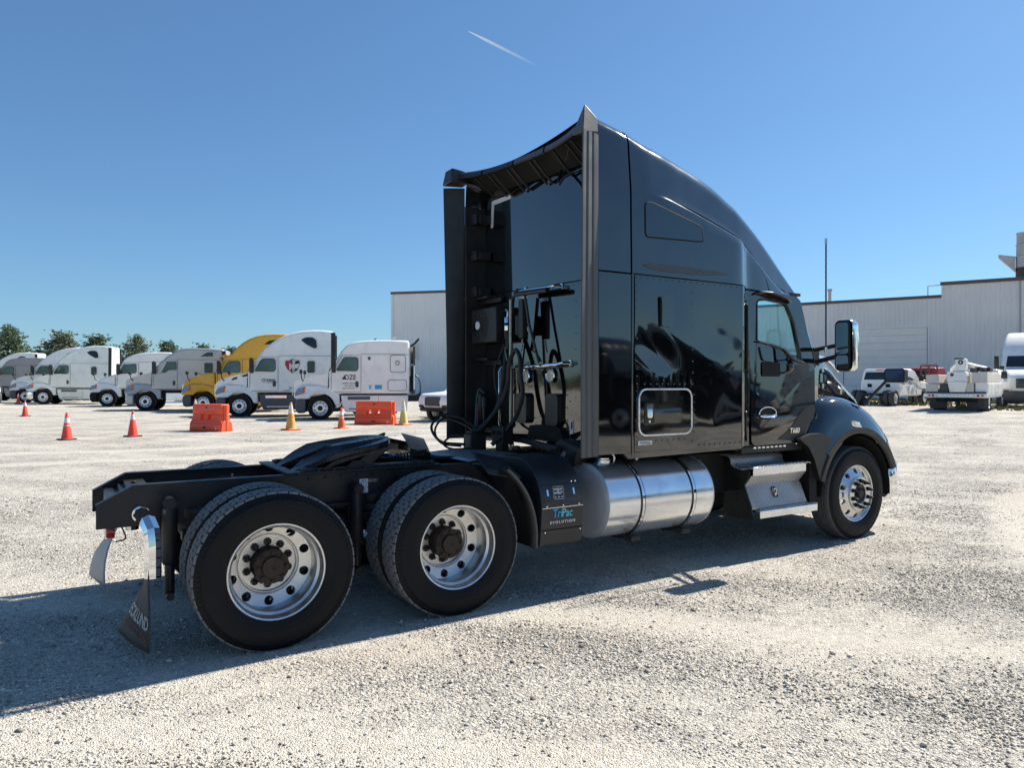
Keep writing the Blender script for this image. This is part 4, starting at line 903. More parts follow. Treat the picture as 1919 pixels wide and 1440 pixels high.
# ---- cab
def side_y(z): return 1.130-.045*sstep(1.5, 2.7, z)
WIN = roundpoly([(4.715,2.145),(4.735,2.56),(4.80,2.585),(5.20,2.555),(5.30,2.39),(5.41,1.955),(5.25,1.985),(5.11,2.085),(4.95,2.115)], .035)
DOOR = roundpoly([(4.605,2.655),(4.605,1.14),(4.66,1.105),(5.22,1.115),(5.45,1.20),(5.605,1.42),(5.615,1.92),(5.43,2.60),(5.35,2.645)], .04)
for s in (-1, 1):
    f = lambda u, v, d: (u, s*(side_y(v)-d), v)
    g = MB(); g.plate(DOOR, [WIN], f, .045); dr = g.obj('door', 'paint_black', T, sharp=30)
    g = MB(); g.plate(WIN, [], lambda u, v, d: (u, s*(side_y(v)-.020-d), v), .004); g.obj('door_window', 'window_glass', dr)
    g = MB(); q = [(u, s*(side_y(v)-.002), v) for u, v in WIN+WIN[:1]]; g.tube(q, .010, 6, caps=False); g.obj('window_seal', 'plastic_black', dr)
    g = MB(); g.tube([(4.715,s*1.128,2.15),(4.95,s*1.128,2.118),(5.11,s*1.128,2.085),(5.25,s*1.128,1.99),(5.42,s*1.128,1.952)], .010, 7); g.obj('window_ledge', 'paint_black', dr)
    # sculpted panel and black recess below the window
    g = MB(); g.plate(roundpoly([(4.735,2.10),(4.95,2.09),(5.08,2.05),(5.22,1.955),(5.38,1.925),(5.15,1.93),(4.95,1.945),(4.78,1.96)], .03), [], lambda u, v, d: (u, s*(side_y(v)+d), v), .014); g.obj('ledge_panel', 'paint_black', dr, bevel=.006, seg=3)
    g = MB(); g.plate(rrect(4.77,5.05,1.80,1.95,.03), [], lambda u, v, d: (u, s*(side_y(v)+d), v), .003); g.obj('lower_peep_window', 'gap_black', dr)
    g = MB(); g.lathe([(.03,0),(.075,.002),(.085,.006)], (0,0,0), 'y', 24, 1); 
    hv = MB(); hv.plate([(4.835+.125*math.cos(t), 1.425+.062*math.sin(t)) for t in np.linspace(0, 2*math.pi, 25)[:-1]], [], lambda u, v, d: (u, s*(side_y(v)+.001+d), v), .003); hv.obj('handle_cup', 'gap_black', dr)
    hv = MB(); hv.tube([(4.72,s*1.145,1.405),(4.75,s*1.165,1.40),(4.92,s*1.165,1.40),(4.955,s*1.145,1.405)], [.012,.018,.018,.012], 8); hv.tube([(4.835+.128*math.cos(t), s*1.140, 1.425+.065*math.sin(t)) for t in np.linspace(-.1, math.pi+.1, 20)], .007, 6); hv.obj('door_handle', 'chrome', dr)
    g = MB(); g.plate(roundpoly([(4.99,1.155),(5.20,1.265),(5.36,1.425),(5.45,1.475),(5.595,1.50),(5.585,1.38),(5.43,1.205),(5.22,1.135)], .02), [], lambda u, v, d: (u, s*(side_y(v)+d), v), .005); g.obj('door_cladding', 'plastic_black', dr)
    # sill below the door
    g = MB(); g.box(4.50,5.55,min(s*1.02,s*1.10),max(s*1.02,s*1.10),1.03,1.10); g.obj('cab_sill', 'frame_black', T, bevel=.01)
    g = MB()
    for k in range(8): g.box(4.66+.065*k,4.70+.065*k,min(s*1.095,s*1.11),max(s*1.095,s*1.11),1.075,1.092)
    g.obj('sill_tread', 'alu_step', T)
    # A pillar
    g = MB(); g.tube([(5.64,s*1.085,1.90),(5.60,s*1.06,2.1),(5.50,s*1.035,2.42),(5.42,s*1.0,2.67)], [.035,.035,.032,.03], 8); g.obj('a_pillar', 'paint_black', T)
text('model_badge', 'T680', .075, 'chrome', T, frame_m((5.17,-1.142,1.215), (1,0,0), (0,0,1)), extrude=.003, shear=.25, bold=.001)
# rain visor above the door window
for s in (-1, 1):
    g = MB(); P = [(4.70,2.63),(4.82,2.655),(5.02,2.635),(5.24,2.585),(5.22,2.565),(5.02,2.575),(4.90,2.60),(4.74,2.60)]
    g.grid([[(x, s*(1.09+.10*k/3*math.sin(math.pi*min(1, (x-4.66)/.6))**.6), z-.02*(k/3)**2+.015) for k in range(4)] for x, z in [(4.70,2.63),(4.78,2.65),(4.88,2.65),(5.0,2.63),(5.12,2.605),(5.25,2.575)]])
    o = g.obj('window_visor', 'rubber_trim', T); sm = o.modifiers.new('solid', 'SOLIDIFY'); sm.thickness = .012
# windshield
g = MB(); rows = []
for k in range(9):
    t = k/8; row = []
    for j in range(17):
        q = j/8-1; row.append((5.66-.23*t+(1-q*q)*(.42-.20*t), q*(1.06-.05*t), 2.02+.66*t+.03*(1-q*q)))
    rows.append(row)
g.grid(rows); g.obj('windshield', 'window_glass', T)
# interior
g = MB(); g.box(4.44,4.47,-1.1,1.1,1.1,2.7); g.box(4.47,5.7,-1.05,1.05,1.06,1.10); g.box(4.47,5.5,-1.03,1.03,2.66,2.69); g.obj('cab_lining', 'interior', T)
g = MB(); g.box(5.40,5.95,-.98,.98,1.5,1.94); g.obj('dashboard', 'interior', T, bevel=.06, seg=3)
for s in (-1, 1):
    g = MB(); g.box(4.62,5.05,s*.6-.24,s*.6+.24,1.5,1.72); g.box(4.56,4.72,s*.6-.22,s*.6+.22,1.72,2.22); g.box(4.60,4.70,s*.6-.13,s*.6+.13,2.22,2.40); g.obj('seat', 'seat_cloth', T, bevel=.05, seg=3)
g = MB(); g.tube([(5.30+.10*math.sin(t)*-.5, .6+.23*math.cos(t), 1.98+.20*math.sin(t)) for t in np.linspace(0, 6.29, 25)], .016, 6); g.obj('steering_wheel', 'plastic_black', T)
# hood
HS = [(5.66,1.065,2.03,.10),(5.9,1.01,2.03,.12),(6.2,.92,1.97,.14),(6.5,.83,1.85,.15),(6.8,.76,1.71,.15),(7.05,.70,1.58,.15),(7.22,.62,1.42,.16),(7.30,.50,1.22,.14)]
D = cat(HS, 5); g = MB(); rows = []
for x, hw, zt, rc in D:
    P = [(hw-.03, 1.12),(hw-.008, 1.12+(zt-rc-1.12)*.5),(hw, zt-rc)]
    for k in range(1, 7):
        t = math.pi/2*k/6; P.append((hw-rc+rc*math.cos(t), zt-rc+rc*math.sin(t)))
    for k in range(1, 7): P.append(((hw-rc)*(1-k/6), zt+.07*(1-(1-k/6)**2)))
    rows.append([(x+.12*sstep(6.9,7.3,x)*(1-(y/.75)**2), -y, z) for y, z in P]+[(x+.12*sstep(6.9,7.3,x)*(1-(y/.75)**2), y, z) for y, z in reversed(P[:-1])])
g.grid(rows); o = g.obj('hood', 'paint_black', T, sharp=None); sm = o.modifiers.new('solid', 'SOLIDIFY'); sm.thickness = .006; sm.use_rim = False
g = MB(); g.box(7.30,7.40,-.46,.46,.70,1.40); g.obj('grille', 'chrome', T, bevel=.03)
for s in (-1, 1):
    g = MB(); g.tube(cat([(5.70,s*1.02,2.03),(5.95,s*.98,2.02),(6.2,s*.90,1.965),(6.45,s*.83,1.87)], 5), .016, 7); g.obj('hood_trim', 'chrome', T)
    # front fender, swept along the arch around the wheel
    cx, cz = 6.31, .505
    A = [(21,.652,.872),(30,.65,.89),(40,.65,.90),(55,.65,.93),(70,.655,.975),(85,.66,1.03),(97,.665,1.085),(108,.67,1.13),(118,.675,1.155),(127,.68,1.14),(135,.685,1.09),(142,.69,1.03)]
    rows = []
    for a, ri, ro in cat(A, 4):
        t = R(a); c_, s_ = math.cos(t), math.sin(t); inn = max(.10, min(.36, (a+15)/200)); row = []
        dr_ = ro-ri
        for rr_, y in ((ri+.01,1.12),(ri,1.185),(ri+.012,1.208),(ri+.075,1.212),(ri+.09,1.205),(ri+dr_*.45,1.19),(ri+dr_*.70,1.155),(ri+dr_*.88,1.10),(ri+dr_*.97,1.03),(ri+dr_,.94),(ri+dr_*.97,.85),(ri+dr_*.90,.74),(ri+dr_*.85,.62)):
            row.append((cx+rr_*c_, s*y, cz+rr_*s_))
        rows.append(row)
    g = MB(); g.grid(rows); g.obj('front_fender', 'paint_black', T, sharp=None)
    g = MB(); g.grid([[(r_[i][0], r_[i][1]+s*.003, r_[i][2]) for i in (1,2,3)] for r_ in rows]); g.obj('arch_lip', 'rubber_trim' if False else 'plastic_black', T)
    lipc = [(6.31+.69*math.cos(R(a)), .505+.69*math.sin(R(a))) for a in (124,130,137,144,151,158,164)]
    ext = roundpoly([(5.26,1.15),(5.45,1.20),(5.62,1.20),(5.80,1.15)]+lipc+[(5.60,.70),(5.555,.80),(5.50,.93),(5.41,1.06)], .02)
    g = MB(); g.plate(ext, [], lambda u, v, d: (u, s*(1.202-d), v), .06); g.obj('fender_extension', 'plastic_black', T, bevel=.012, seg=3)
    g = MB(); g.grid([[(6.31+rr_*math.cos(R(a)), s*1.208, .505+rr_*math.sin(R(a))) for rr_ in (.665,.70,.74)] for a in range(120, 166, 5)]); o = g.obj('extension_lip', 'plastic_black', T); sm = o.modifiers.new('solid', 'SOLIDIFY'); sm.thickness = .01
    # dark wheel-well liner
    g = MB(); g.grid([[(cx+.64*math.cos(R(a)), s*y, cz+.64*math.sin(R(a))) for y in (1.16,.9,.62)] for a in range(-5, 186, 8)]); g.grid([[(cx+rr_*math.cos(R(a)), s*.62, cz+rr_*math.sin(R(a))) for rr_ in (.1,.5,.85)] for a in range(-10, 191, 10)]); g.obj('wheel_liner', 'gap_black', T)
    g = MB(); g.box(5.50,5.62,min(s*.62,s*1.14),max(s*.62,s*1.14),.40,1.15); g.obj('inner_splash', 'gap_black', T)
    g = MB(); g.hexa([(6.15,s*1.222,1.26),(6.32,s*1.222,1.235),(6.32,s*1.14,1.235),(6.15,s*1.14,1.26),(6.14,s*1.212,1.325),(6.28,s*1.212,1.305),(6.28,s*1.14,1.305),(6.14,s*1.14,1.325)]); mk = g.obj('marker_lamp', 'chrome', T, bevel=.01)
    g = MB(); g.hexa([(6.18,s*1.228,1.272),(6.29,s*1.228,1.255),(6.29,s*1.15,1.255),(6.18,s*1.15,1.272),(6.17,s*1.220,1.312),(6.265,s*1.220,1.297),(6.265,s*1.15,1.297),(6.17,s*1.15,1.312)]); g.obj('lens', 'lamp_clear', mk, bevel=.005)
    # headlamp
    g = MB(); g.hexa([(7.00,s*1.13,.86),(7.30,s*.75,.86),(7.2,s*.70,.86),(6.95,s*1.05,.86),(6.94,s*1.12,1.10),(7.22,s*.75,1.22),(7.1,s*.70,1.22),(6.88,s*1.05,1.10)]); g.obj('headlamp', 'lamp_clear', T, bevel=.03)
    # mirrors
    g = MB(); g.tube([(5.66,s*1.06,2.085),(5.62,s*1.42,2.13)], .022, 8); g.tube([(5.68,s*1.07,1.955),(5.62,s*1.42,2.02)], .026, 8); g.box(5.60,5.72,min(s*1.04,s*1.10),max(s*1.04,s*1.10),1.92,2.11); g.obj('mirror_arm', 'plastic_black', T)
    g = MB(); rows = []
    for k, (dx, gr_) in enumerate(((0,0),(.03,.006),(.09,0),(.14,-.02),(.165,-.06))):
        rows.append([(5.545+dx, s*u, v) for u, v in rrect(1.405-gr_, 1.60+gr_, 1.855-gr_, 2.375+gr_, max(.02,.06+gr_))])
    rows = [r_+[r_[0]] for r_ in rows]; g.grid(rows); g.add(rows[-1][:-1], [tuple(range(len(rows[-1])-1))])
    mh = g.obj('mirror_head', 'chrome', T, sharp=40)
    g = MB(); g.plate(rrect(1.405,1.575,1.858,2.372,.05), [], lambda u, v, d: (5.540+d, s*u, v), .012); g.obj('mirror_bezel', 'plastic_black', mh, bevel=.004)
    g = MB(); g.plate(rrect(1.42,1.555,2.03,2.35,.03), [], lambda u, v, d: (5.536+d, s*u, v), .004); g.obj('mirror_pane', 'mirror_glass', mh)
    g = MB(); g.plate(rrect(1.42,1.555,1.875,2.015,.03), [], lambda u, v, d: (5.536+d, s*u, v), .004); g.obj('mirror_pane', 'mirror_glass', mh)
    g = MB(); g.tube([(7.06,s*.80,1.50),(7.08,s*.86,1.58),(7.18,s*.96,1.74),(7.20,s*.98,1.78)], .018, 8); g.lathe([(.001,-.05),(.05,-.04),(.06,0),(.05,.05),(.03,.07)], (7.05,s*.78,1.50), 'z', 14); g.obj('hood_mirror_arm', 'plastic_black', T)
    g = MB(); g.plate(rrect(.94,1.19,1.74,1.905,.03), [], lambda u, v, d: (7.20+d, s*u, v), .07); hm = g.obj('hood_mirror', 'plastic_black', T, bevel=.02, seg=3)
    g = MB(); g.plate(rrect(.955,1.175,1.755,1.89,.02), [], lambda u, v, d: (7.196+d, s*u, v), .003); g.obj('mirror_pane', 'mirror_glass', hm)
    # whip antenna with twisted wrap
    if s < 0:
        g = MB(); g.cyl((5.46,-1.36,2.08),(5.46,-1.36,3.18),.008,8); g.tube([(5.46+.0075*math.cos(k*.8),-1.36+.0075*math.sin(k*.8),2.10+.008*k) for k in range(130)], .0025, 5); g.obj('antenna', 'hose_blue', T)
        g = MB(); g.cyl((5.46,-1.36,3.16),(5.46,-1.36,3.22),.013,8); g.cyl((5.46,-1.36,2.05),(5.46,-1.36,2.10),.016,8); g.obj('antenna_tip', 'steel_strap', T)
    # steps' shield ahead of the tank
    g = MB(); g.box(4.06,4.08,min(s*.45,s*.95),max(s*.45,s*.95),.55,1.0); g.box(4.06,4.58,min(s*.45,s*.82),max(s*.45,s*.82),.62,1.02); g.obj('chassis_box', 'gap_black', T)
# bumper
g = MB(); rows = []
for y in (-1.13,-1.14,-1.10,-.95,-.6,0,.6,.95,1.10,1.14,1.13):
    q = abs(y)/1.14; fx = 7.46-.26*q**3 if abs(y) < 1.135 else 6.98
    rows.append([(fx-.05,y,.83),(fx,y,.79),(fx+.01,y,.62),(fx,y,.46),(fx-.08,y,.36)])
bp = [(-1.12,6.98),(-1.14,7.05),(-1.13,7.14),(-1.06,7.24),(-.9,7.33),(-.6,7.40),(0,7.44),(.6,7.40),(.9,7.33),(1.06,7.24),(1.13,7.14),(1.14,7.05),(1.12,6.98)]
rows = [[(x-.03*(abs(y)<1.1),y*.97,.835),(x,y,.80),(x+.004,y*1.005,.62),(x,y,.44),(x-.10 if abs(y) < 1.1 else x,y*.94,.36)] for y, x in cat(bp, 4)]
g = MB(); g.grid(rows); o = g.obj('bumper', 'chrome', T, sharp=50); sm = o.modifiers.new('solid', 'SOLIDIFY'); sm.thickness = .006
g = MB(); g.box(6.93,7.2,-1.05,1.05,.42,.80); g.obj('bumper_backing', 'gap_black', T)

# ------------------------------------------------------------------ background paints
mat('paint_white', (.88,.865,.82), .28, 0, .2, .06, 2, rvar=.06, dust=.12, dcol=(.45,.41,.35), dscale=1.5)
mat('paint_mint', (.78,.815,.76), .28, 0, .2, .06, 2, rvar=.06, dust=.12, dcol=(.45,.41,.35), dscale=1.5)
mat('paint_silver', (.50,.485,.465), .32, .35, .2, .06, 2, rvar=.05, dust=.12, dscale=1.5)
mat('paint_grey', (.30,.29,.285), .4, .2, .1, .08, 2, dust=.15, dscale=1.5)
mat('paint_yellow', (.78,.40,.012), .25, 0, .3, .06, 2, rvar=.05, dust=.06, dscale=1.5)
mat('paint_blue', (.02,.09,.22), .3, 0, .2, .1, 2)
mat('paint_dark', (.010,.011,.013), .08, 0, .3, .1, 2, dust=.04)
mat('paint_red', (.30,.02,.025), .35, 0, .2, .1, 2, dust=.1)
mat('bumper_grey', (.085,.088,.095), .55, 0, 0, .12, 4, dust=.2)
mat('dark_glass', (.015,.022,.024), .05, 0, .3, .5, .8, rvar=.02)
mat('teal_glass', (.05,.09,.085), .06, 0, .3, .5, 1.2, rvar=.02)
mat('lens_grey', (.30,.31,.32), .08, .3, .4, .4, 12)
mat('alu_bright', (.86,.86,.85), .35, .55, 0, .06, 6)
mat('seam_dark', (.06,.06,.062), .6)
mat('grey_dark', (.05,.052,.055), .5, 0, 0, .15, 4, dust=.15)

RIMB = rim_mesh('front', 10, 32); TYB = tyre_mesh(True, 36); tyre_slots(TYB); HUBB = MB().lathe([(.10,-.01),(.10,.06),(.06,.07),(.055,.10),(.001,.105)], n=16).mesh('hub', 35)
RIMB2 = rim_mesh('drive', 10, 28)
def bwheel(parent, x, y, s, front=True, r=1.0, dual=False):
    w_ = link('wheel', RIMB if front else RIMB2, 'alu_bright', parent); w_.location = (x, y, .505*r); w_.rotation_euler = (0,0,0 if s > 0 else math.pi); w_.scale = (r, r, r)
    t_ = link('tyre', TYB, None, w_); t_.location = (0,-.115,0)
    if dual: t2 = link('tyre', TYB, None, w_); t2.location = (0,-.45,0)
    h_ = link('hub', HUBB, 'iron_black', w_)
    if not front: h_.location = (0,-.23,0)
    return w_
def taper(mb, fn): mb.v = [fn(*p) for p in mb.v]; return mb

ROOF = {
 'tall': [(-.36,2.06),(-.62,2.50),(-.91,2.93),(-1.08,3.14),(-1.31,3.36),(-1.60,3.58),(-1.95,3.78),(-2.35,3.93),(-2.8,4.03),(-3.3,4.07),(-3.7,4.07),(-4.2,4.03)],
 'mid': [(-.36,2.04),(-.60,2.48),(-.84,2.91),(-1.0,3.12),(-1.18,3.26),(-1.40,3.35),(-1.67,3.41),(-2.2,3.45),(-3.0,3.47),(-3.7,3.46),(-3.80,3.42)],
 'yellow': [(-.62,2.12),(-.82,2.50),(-1.04,2.90),(-1.25,3.02),(-1.42,3.12),(-1.66,3.42),(-1.96,3.70),(-2.3,3.92),(-2.68,4.08),(-3.1,4.17),(-3.6,4.20),(-4.4,4.20)],
 'kw': [(-.30,2.10),(-.66,2.54),(-1.06,2.97),(-1.36,3.22),(-1.58,3.36),(-1.8,3.44),(-2.1,3.49),(-2.5,3.50),(-3.3,3.47),(-4.08,3.42)],
 'volvo': [(-.50,2.08),(-.72,2.55),(-.98,3.0),(-1.2,3.17),(-1.5,3.29),(-1.9,3.40),(-2.4,3.47),(-3.1,3.49),(-3.8,3.48)],
}
HOOD = {
 'tall': [(1.02,.86),(1.13,1.20),(1.10,1.52),(1.0,1.66),(.6,1.83),(.1,1.97),(-.34,2.07)],
 'mid': [(1.02,.86),(1.14,1.2),(1.15,1.55),(1.06,1.68),(.6,1.80),(.2,1.93),(-.34,2.05)],
 'yellow': [(1.0,.86),(1.10,1.2),(1.08,1.45),(.95,1.65),(.66,1.84),(.1,2.02),(-.60,2.13)],
 'kw': [(.98,.80),(1.10,1.2),(1.10,1.62),(1.02,1.72),(.6,1.88),(.1,2.02),(-.28,2.11)],
 'volvo': [(.80,.90),(1.0,1.1),(.85,1.38),(.62,1.66),(.46,1.78),(.0,1.94),(-.48,2.09)],
}
def bg_truck(label, kind, paint, loc, rz, skirt='paint', bumper='bumper_grey', roofpaint=None, group=None, tank=False, name='semi_truck', detail=True):
    t = thing(name, label, 'truck', (loc[0], loc[1], float(gz(loc[0], loc[1]))-.01), R(rz), group)
    rf = ROOF[kind]; x0, xr = rf[0][0], rf[-1][0]; W = 1.14
    cabp = [(x0,1.12)] + rf + [(xr,1.10)]
    g = MB(); g.prism(cabp, 'y', -W, W)
    nar = lambda x, y, z: (x, y*(1-.085*sstep(2.9, 4.1, z)-.10*sstep(-1.1, -.2, x)*sstep(2.0,2.6,z)), z)
    taper(g, nar); cb = g.obj('cab', roofpaint or paint, t, bevel=.13, seg=4)
    # hood with rounded shoulders
    hp = HOOD[kind]; g = MB(); hpoly = hp + [(x0+.02,1.12),(-.3,1.12)]; g.prism(hpoly, 'y', -.98, .98)
    taper(g, lambda x, y, z: (x, y*(1-.26*sstep(-.3, 1.15, x)), z)); g.obj('hood', paint, t, bevel=.14, seg=4)
    for s in (1, -1):
        arch = [(.0+.62*math.cos(R(a)), .52+.62*math.sin(R(a))) for a in range(38, 173, 12)]
        fp = [(.92,.90),(1.08,.92),(1.10,1.10),(.98,1.36),(.6,1.50),(.0,1.48),(-.5,1.34),(-.80,1.12),(-.82,.62)]
        g = MB(); g.prism(fp + arch[::-1], 'y', s*.62, s*1.14); taper(g, lambda x, y, z: (x, y*(1-.10*sstep(.3,1.1,x)-.10*sstep(1.25,1.5,z)), z)); g.obj('fender', paint, t, bevel=.06, seg=3)
        bwheel(t, 0, s*1.10, s)
        # window, door seam, handle
        ys = W*(1-.0)
        y1 = s*(W+.001)
        wx = x0-.30
        win = roundpoly([(wx-.02,2.12),(wx-.28,2.62),(wx-.38,2.70),(wx-.86,2.70),(wx-.93,2.62),(wx-.93,2.20),(wx-.86,2.10)], .06)
        if kind == 'kw': win = roundpoly([(wx-.05,2.10),(wx-.30,2.60),(wx-.44,2.70),(wx-.98,2.70),(wx-1.0,2.28),(wx-.6,2.26),(wx-.45,2.12)], .04)
        if kind == 'volvo': win = roundpoly([(wx+.08,2.10),(wx-.16,2.66),(wx-.9,2.72),(wx-.92,2.2),(wx-.82,2.12)], .05)
        g = MB(); g.prism(win, 'y', y1-s*.02, y1+s*.006); dw = g.obj('side_window', 'teal_glass', t)
        g = MB(); g.tube([(u, y1+s*.006, v) for u, v in win+win[:1]], .014, 5, caps=False); g.obj('window_seal', 'seam_dark', dw)
        dx = wx-1.05
        g = MB(); g.tube([(x0-.1,y1,1.32),(x0-.1,y1,2.0),(wx-.25,y1-s*.0,2.78),(dx,y1,2.80),(dx,y1,1.20),(x0-.2,y1,1.20)], .009, 5); g.obj('door_seam', 'seam_dark', t)
        g = MB(); g.prism(rrect(dx+.10,dx+.24,1.40,1.66,.05), 'y', y1-s*.01, y1+s*.012); g.obj('door_handle', 'grey_dark', t)
        g = MB(); g.box(xr+.02,dx-.02,min(y1,y1+s*.004),max(y1,y1+s*.004),2.83,2.845); g.obj('roof_seam', 'seam_dark', t)
        # sleeper windows
        if kind == 'tall':
            tri = roundpoly([(-2.72,3.60),(-2.95,3.72),(-3.25,3.72),(-3.42,3.6),(-3.46,3.22),(-3.30,3.20),(-2.95,3.40)], .07)
            g = MB(); g.prism(tri, 'y', s*1.02, s*1.124); taper(g, lambda x, y, z: (x, s*(1.142*(1-.085*float(sstep(2.9,4.1,z)))+.004) if abs(y) > 1.1 else y, z)); g.obj('upper_window', 'dark_glass', t)
            g = MB(); g.prism(rrect(-3.36,-3.02,2.05,2.60,.08), 'y', y1-s*.02, y1+s*.006); g.obj('sleeper_window', 'dark_glass', t)
        elif kind == 'yellow':
            g = MB(); g.prism(roundpoly([(-3.05,3.62),(-3.35,3.86),(-3.9,3.90),(-3.9,3.60)], .06), 'y', s*1.0, s*1.12); taper(g, lambda x, y, z: (x, s*(1.142*(1-.085*float(sstep(2.9,4.1,z)))+.004) if abs(y) > 1.1 else y, z)); g.obj('upper_window', 'dark_glass', t)
        elif kind == 'kw':
            g = MB(); g.prism(roundpoly([(-2.85,3.02),(-3.5,3.02),(-3.5,3.25),(-3.2,3.24)], .03), 'y', y1-s*.06, y1+s*.0); g.obj('upper_window', 'dark_glass', t)
            g = MB(); g.prism(rrect(-3.5,-3.06,2.10,2.66,.06), 'y', y1-s*.02, y1+s*.006); g.obj('sleeper_window', 'dark_glass', t)
        elif kind == 'mid':
            g = MB(); q = rrect(-3.62,-2.96,2.05,2.80,.10); g.tube([(u,y1+s*.002,v) for u, v in q+q[:1]], .010, 5, caps=False); q = rrect(-3.66,-2.86,1.25,1.72,.10); g.tube([(u,y1+s*.002,v) for u, v in q+q[:1]], .010, 5, caps=False); q = rrect(-3.34,-3.20,2.38,2.56,.04); g.tube([(u,y1+s*.002,v) for u, v in q+q[:1]], .012, 5, caps=False); g.obj('panel_seam', 'seam_dark', t)
        else:
            g = MB(); q = rrect(-3.0,-2.75,2.3,2.6,.04); g.tube([(u,y1+s*.002,v) for u, v in q+q[:1]], .012, 5, caps=False); g.obj('panel_seam', 'seam_dark', t)
        # skirt / steps
        sk = paint if skirt == 'paint' else skirt
        if tank:
            g = MB(); g.lathe([(.001,0),(.30,.01),(.31,.04),(.31,1.2),(.30,1.23),(.001,1.24)], (-3.9, s*.84, .68), 'x', 24); g.obj('fuel_tank', 'alu_wheel', t)
            g = MB(); g.box(-2.05,-1.05,min(s*.7,s*1.16),max(s*.7,s*1.16),.42,.50); g.box(-2.05,-1.05,min(s*.7,s*1.10),max(s*.7,s*1.10),.56,.98); g.obj('steps', 'alu_step', t, bevel=.02)
            g = MB(); g.box(-3.9,-.85,min(s*.5,s*1.0),max(s*.5,s*1.0),.62,1.12); g.obj('underbody', 'gap_black', t)
        else:
            g = MB(); g.prism([(-.86,1.06),(-.92,.62),(-1.05,.33),(xr+.1,.33),(xr+.05,1.06)], 'y', s*.75, s*1.13); g.obj('side_skirt', sk, t, bevel=.05, seg=3)
            g = MB(); g.box(-2.1,-1.15,min(s*1.13,s*1.165),max(s*1.13,s*1.165),.86,1.0); g.box(-2.2,-1.2,min(s*1.13,s*1.15),max(s*1.13,s*1.15),.45,.49); g.obj('step_recess', 'bumper_grey' if sk == paint else 'alu_step', t, bevel=.015)
            g = MB(); g.box(-2.46,-2.45,min(s*1.13,s*1.134),max(s*1.13,s*1.134),.36,1.04); g.box(xr+.1,-.9,min(s*1.10,s*1.128),max(s*1.10,s*1.128),1.06,1.11); g.obj('skirt_seam', 'gap_black', t)
        if kind in ('tall', 'kw', 'yellow'):
            g = MB(); zt = rf[-1][1]; g.prism([(xr+.10,1.2),(xr-.10,1.2),(xr-.10,zt-.08),(xr+.10,zt-.06)], 'y', s*1.095, s*1.144); taper(g, lambda x, y, z: (x, y*(1-.085*float(sstep(2.9,4.1,z))), z)); g.obj('side_extender', 'plastic_black', t)
        # mirrors
        g = MB(); g.prism(rrect(x0-.30,x0-.12,2.02,2.72,.06), 'y', s*1.26, s*1.46); g.tube([(x0-.22,s*1.1,2.06),(x0-.2,s*1.34,2.10)], .035, 6); g.obj('mirror', 'plastic_black' if kind != 'yellow' else 'plastic_black', t, bevel=.04, seg=3)
        g = MB(); g.tube([(.72,s*.80,1.66),(.78,s*.92,1.78),(.80,s*1.0,2.0)], .028, 6); g.prism(rrect(.74,.86,1.98,2.16,.04), 'y', s*.93, s*1.13); g.obj('hood_mirror', 'plastic_black', t, bevel=.02)
        hp_ = roundpoly([(1.04,1.03),(1.06,1.16),(.92,1.34),(.70,1.42),(.74,1.12)], .05); ap_ = roundpoly([(.745,1.12),(.70,1.42),(.62,1.43),(.66,1.14)], .02)
        tf = lambda x, y, z: (x, s*(1.147*(1-.10*float(sstep(.3,1.1,x))-.10*float(sstep(1.25,1.5,z)))) if abs(y) > 1 else y, z)
        g = MB(); g.prism(hp_, 'y', s*.7, s*1.1); taper(g, tf); hl_ = g.obj('headlight', 'lens_grey', t)
        g = MB(); g.prism(ap_, 'y', s*.7, s*1.1); taper(g, tf); g.obj('turn_signal', 'amber_lens', hl_)
        g = MB(); g.prism([(.58*math.cos(R(a_)), .52+.60*math.sin(R(a_))) for a_ in range(-5, 186, 10)], 'y', s*.55, s*.80); g.obj('arch_shade', 'gap_black', t)  # black disc behind the wheel, added to darken the arch gap
        g = MB(); g.tube([(x0+.03,s*.985,1.14),(x0+.03,s*.985,1.75),(x0+.02,s*.86,2.02)], .012, 5); g.obj('hood_seam', 'seam_dark', t)
        g = MB(); g.lathe([(.30,0),(.001,.001)], (0, s*1.03, .505), 'y', 20); g.obj('hole_shade', 'gap_black', t)  # black disc added behind the rim so its hand holes look dark
        g = MB(); g.box(x0-.02,x0+.10,min(s*.97,s*1.0),max(s*.97,s*1.0),1.28,1.36); g.obj('marker_light', 'amber_lens', t, bevel=.01)
    # windshield, grille, bumper
    a, b_, c_ = rf[0], rf[1], rf[2]
    g = MB(); rows = []
    for k, (x, z) in enumerate([(a[0],a[1]+.06),(b_[0],b_[1]),(c_[0],c_[1]-.10)]): rows.append([(x+.035, y, z+.01) for y in np.linspace(-.93+.03*k, .93-.03*k, 7)])
    g.grid(rows); g.obj('windshield', 'dark_glass', t)
    g = MB(); g.prism([(hp[1][0]-.06,1.0),(hp[1][0]+.05,1.05),(hp[2][0]+.05,hp[2][1]-.02),(hp[2][0]-.1,hp[2][1])], 'y', -.42, .42); gr_ = g.obj('grille', 'grey_dark', t, bevel=.03)
    for k in range(6):
        z = 1.08+.075*k; g = MB(); g.box(hp[1][0]+.02,hp[1][0]+.085,-.40,.40,z,z+.028); g.obj('grille_bar', 'chrome', gr_)
    g = MB(); bp_ = [(.60,.30),(1.0,.28),(1.16,.40),(1.20,.70),(1.14,.90),(.60,.90)]; g.prism(bp_, 'y', -1.12, 1.12); taper(g, lambda x, y, z: (x-.16*(abs(y)/1.12)**2*sstep(.8,1.2,x), y, z)); g.obj('bumper', bumper, t, bevel=.09, seg=3)
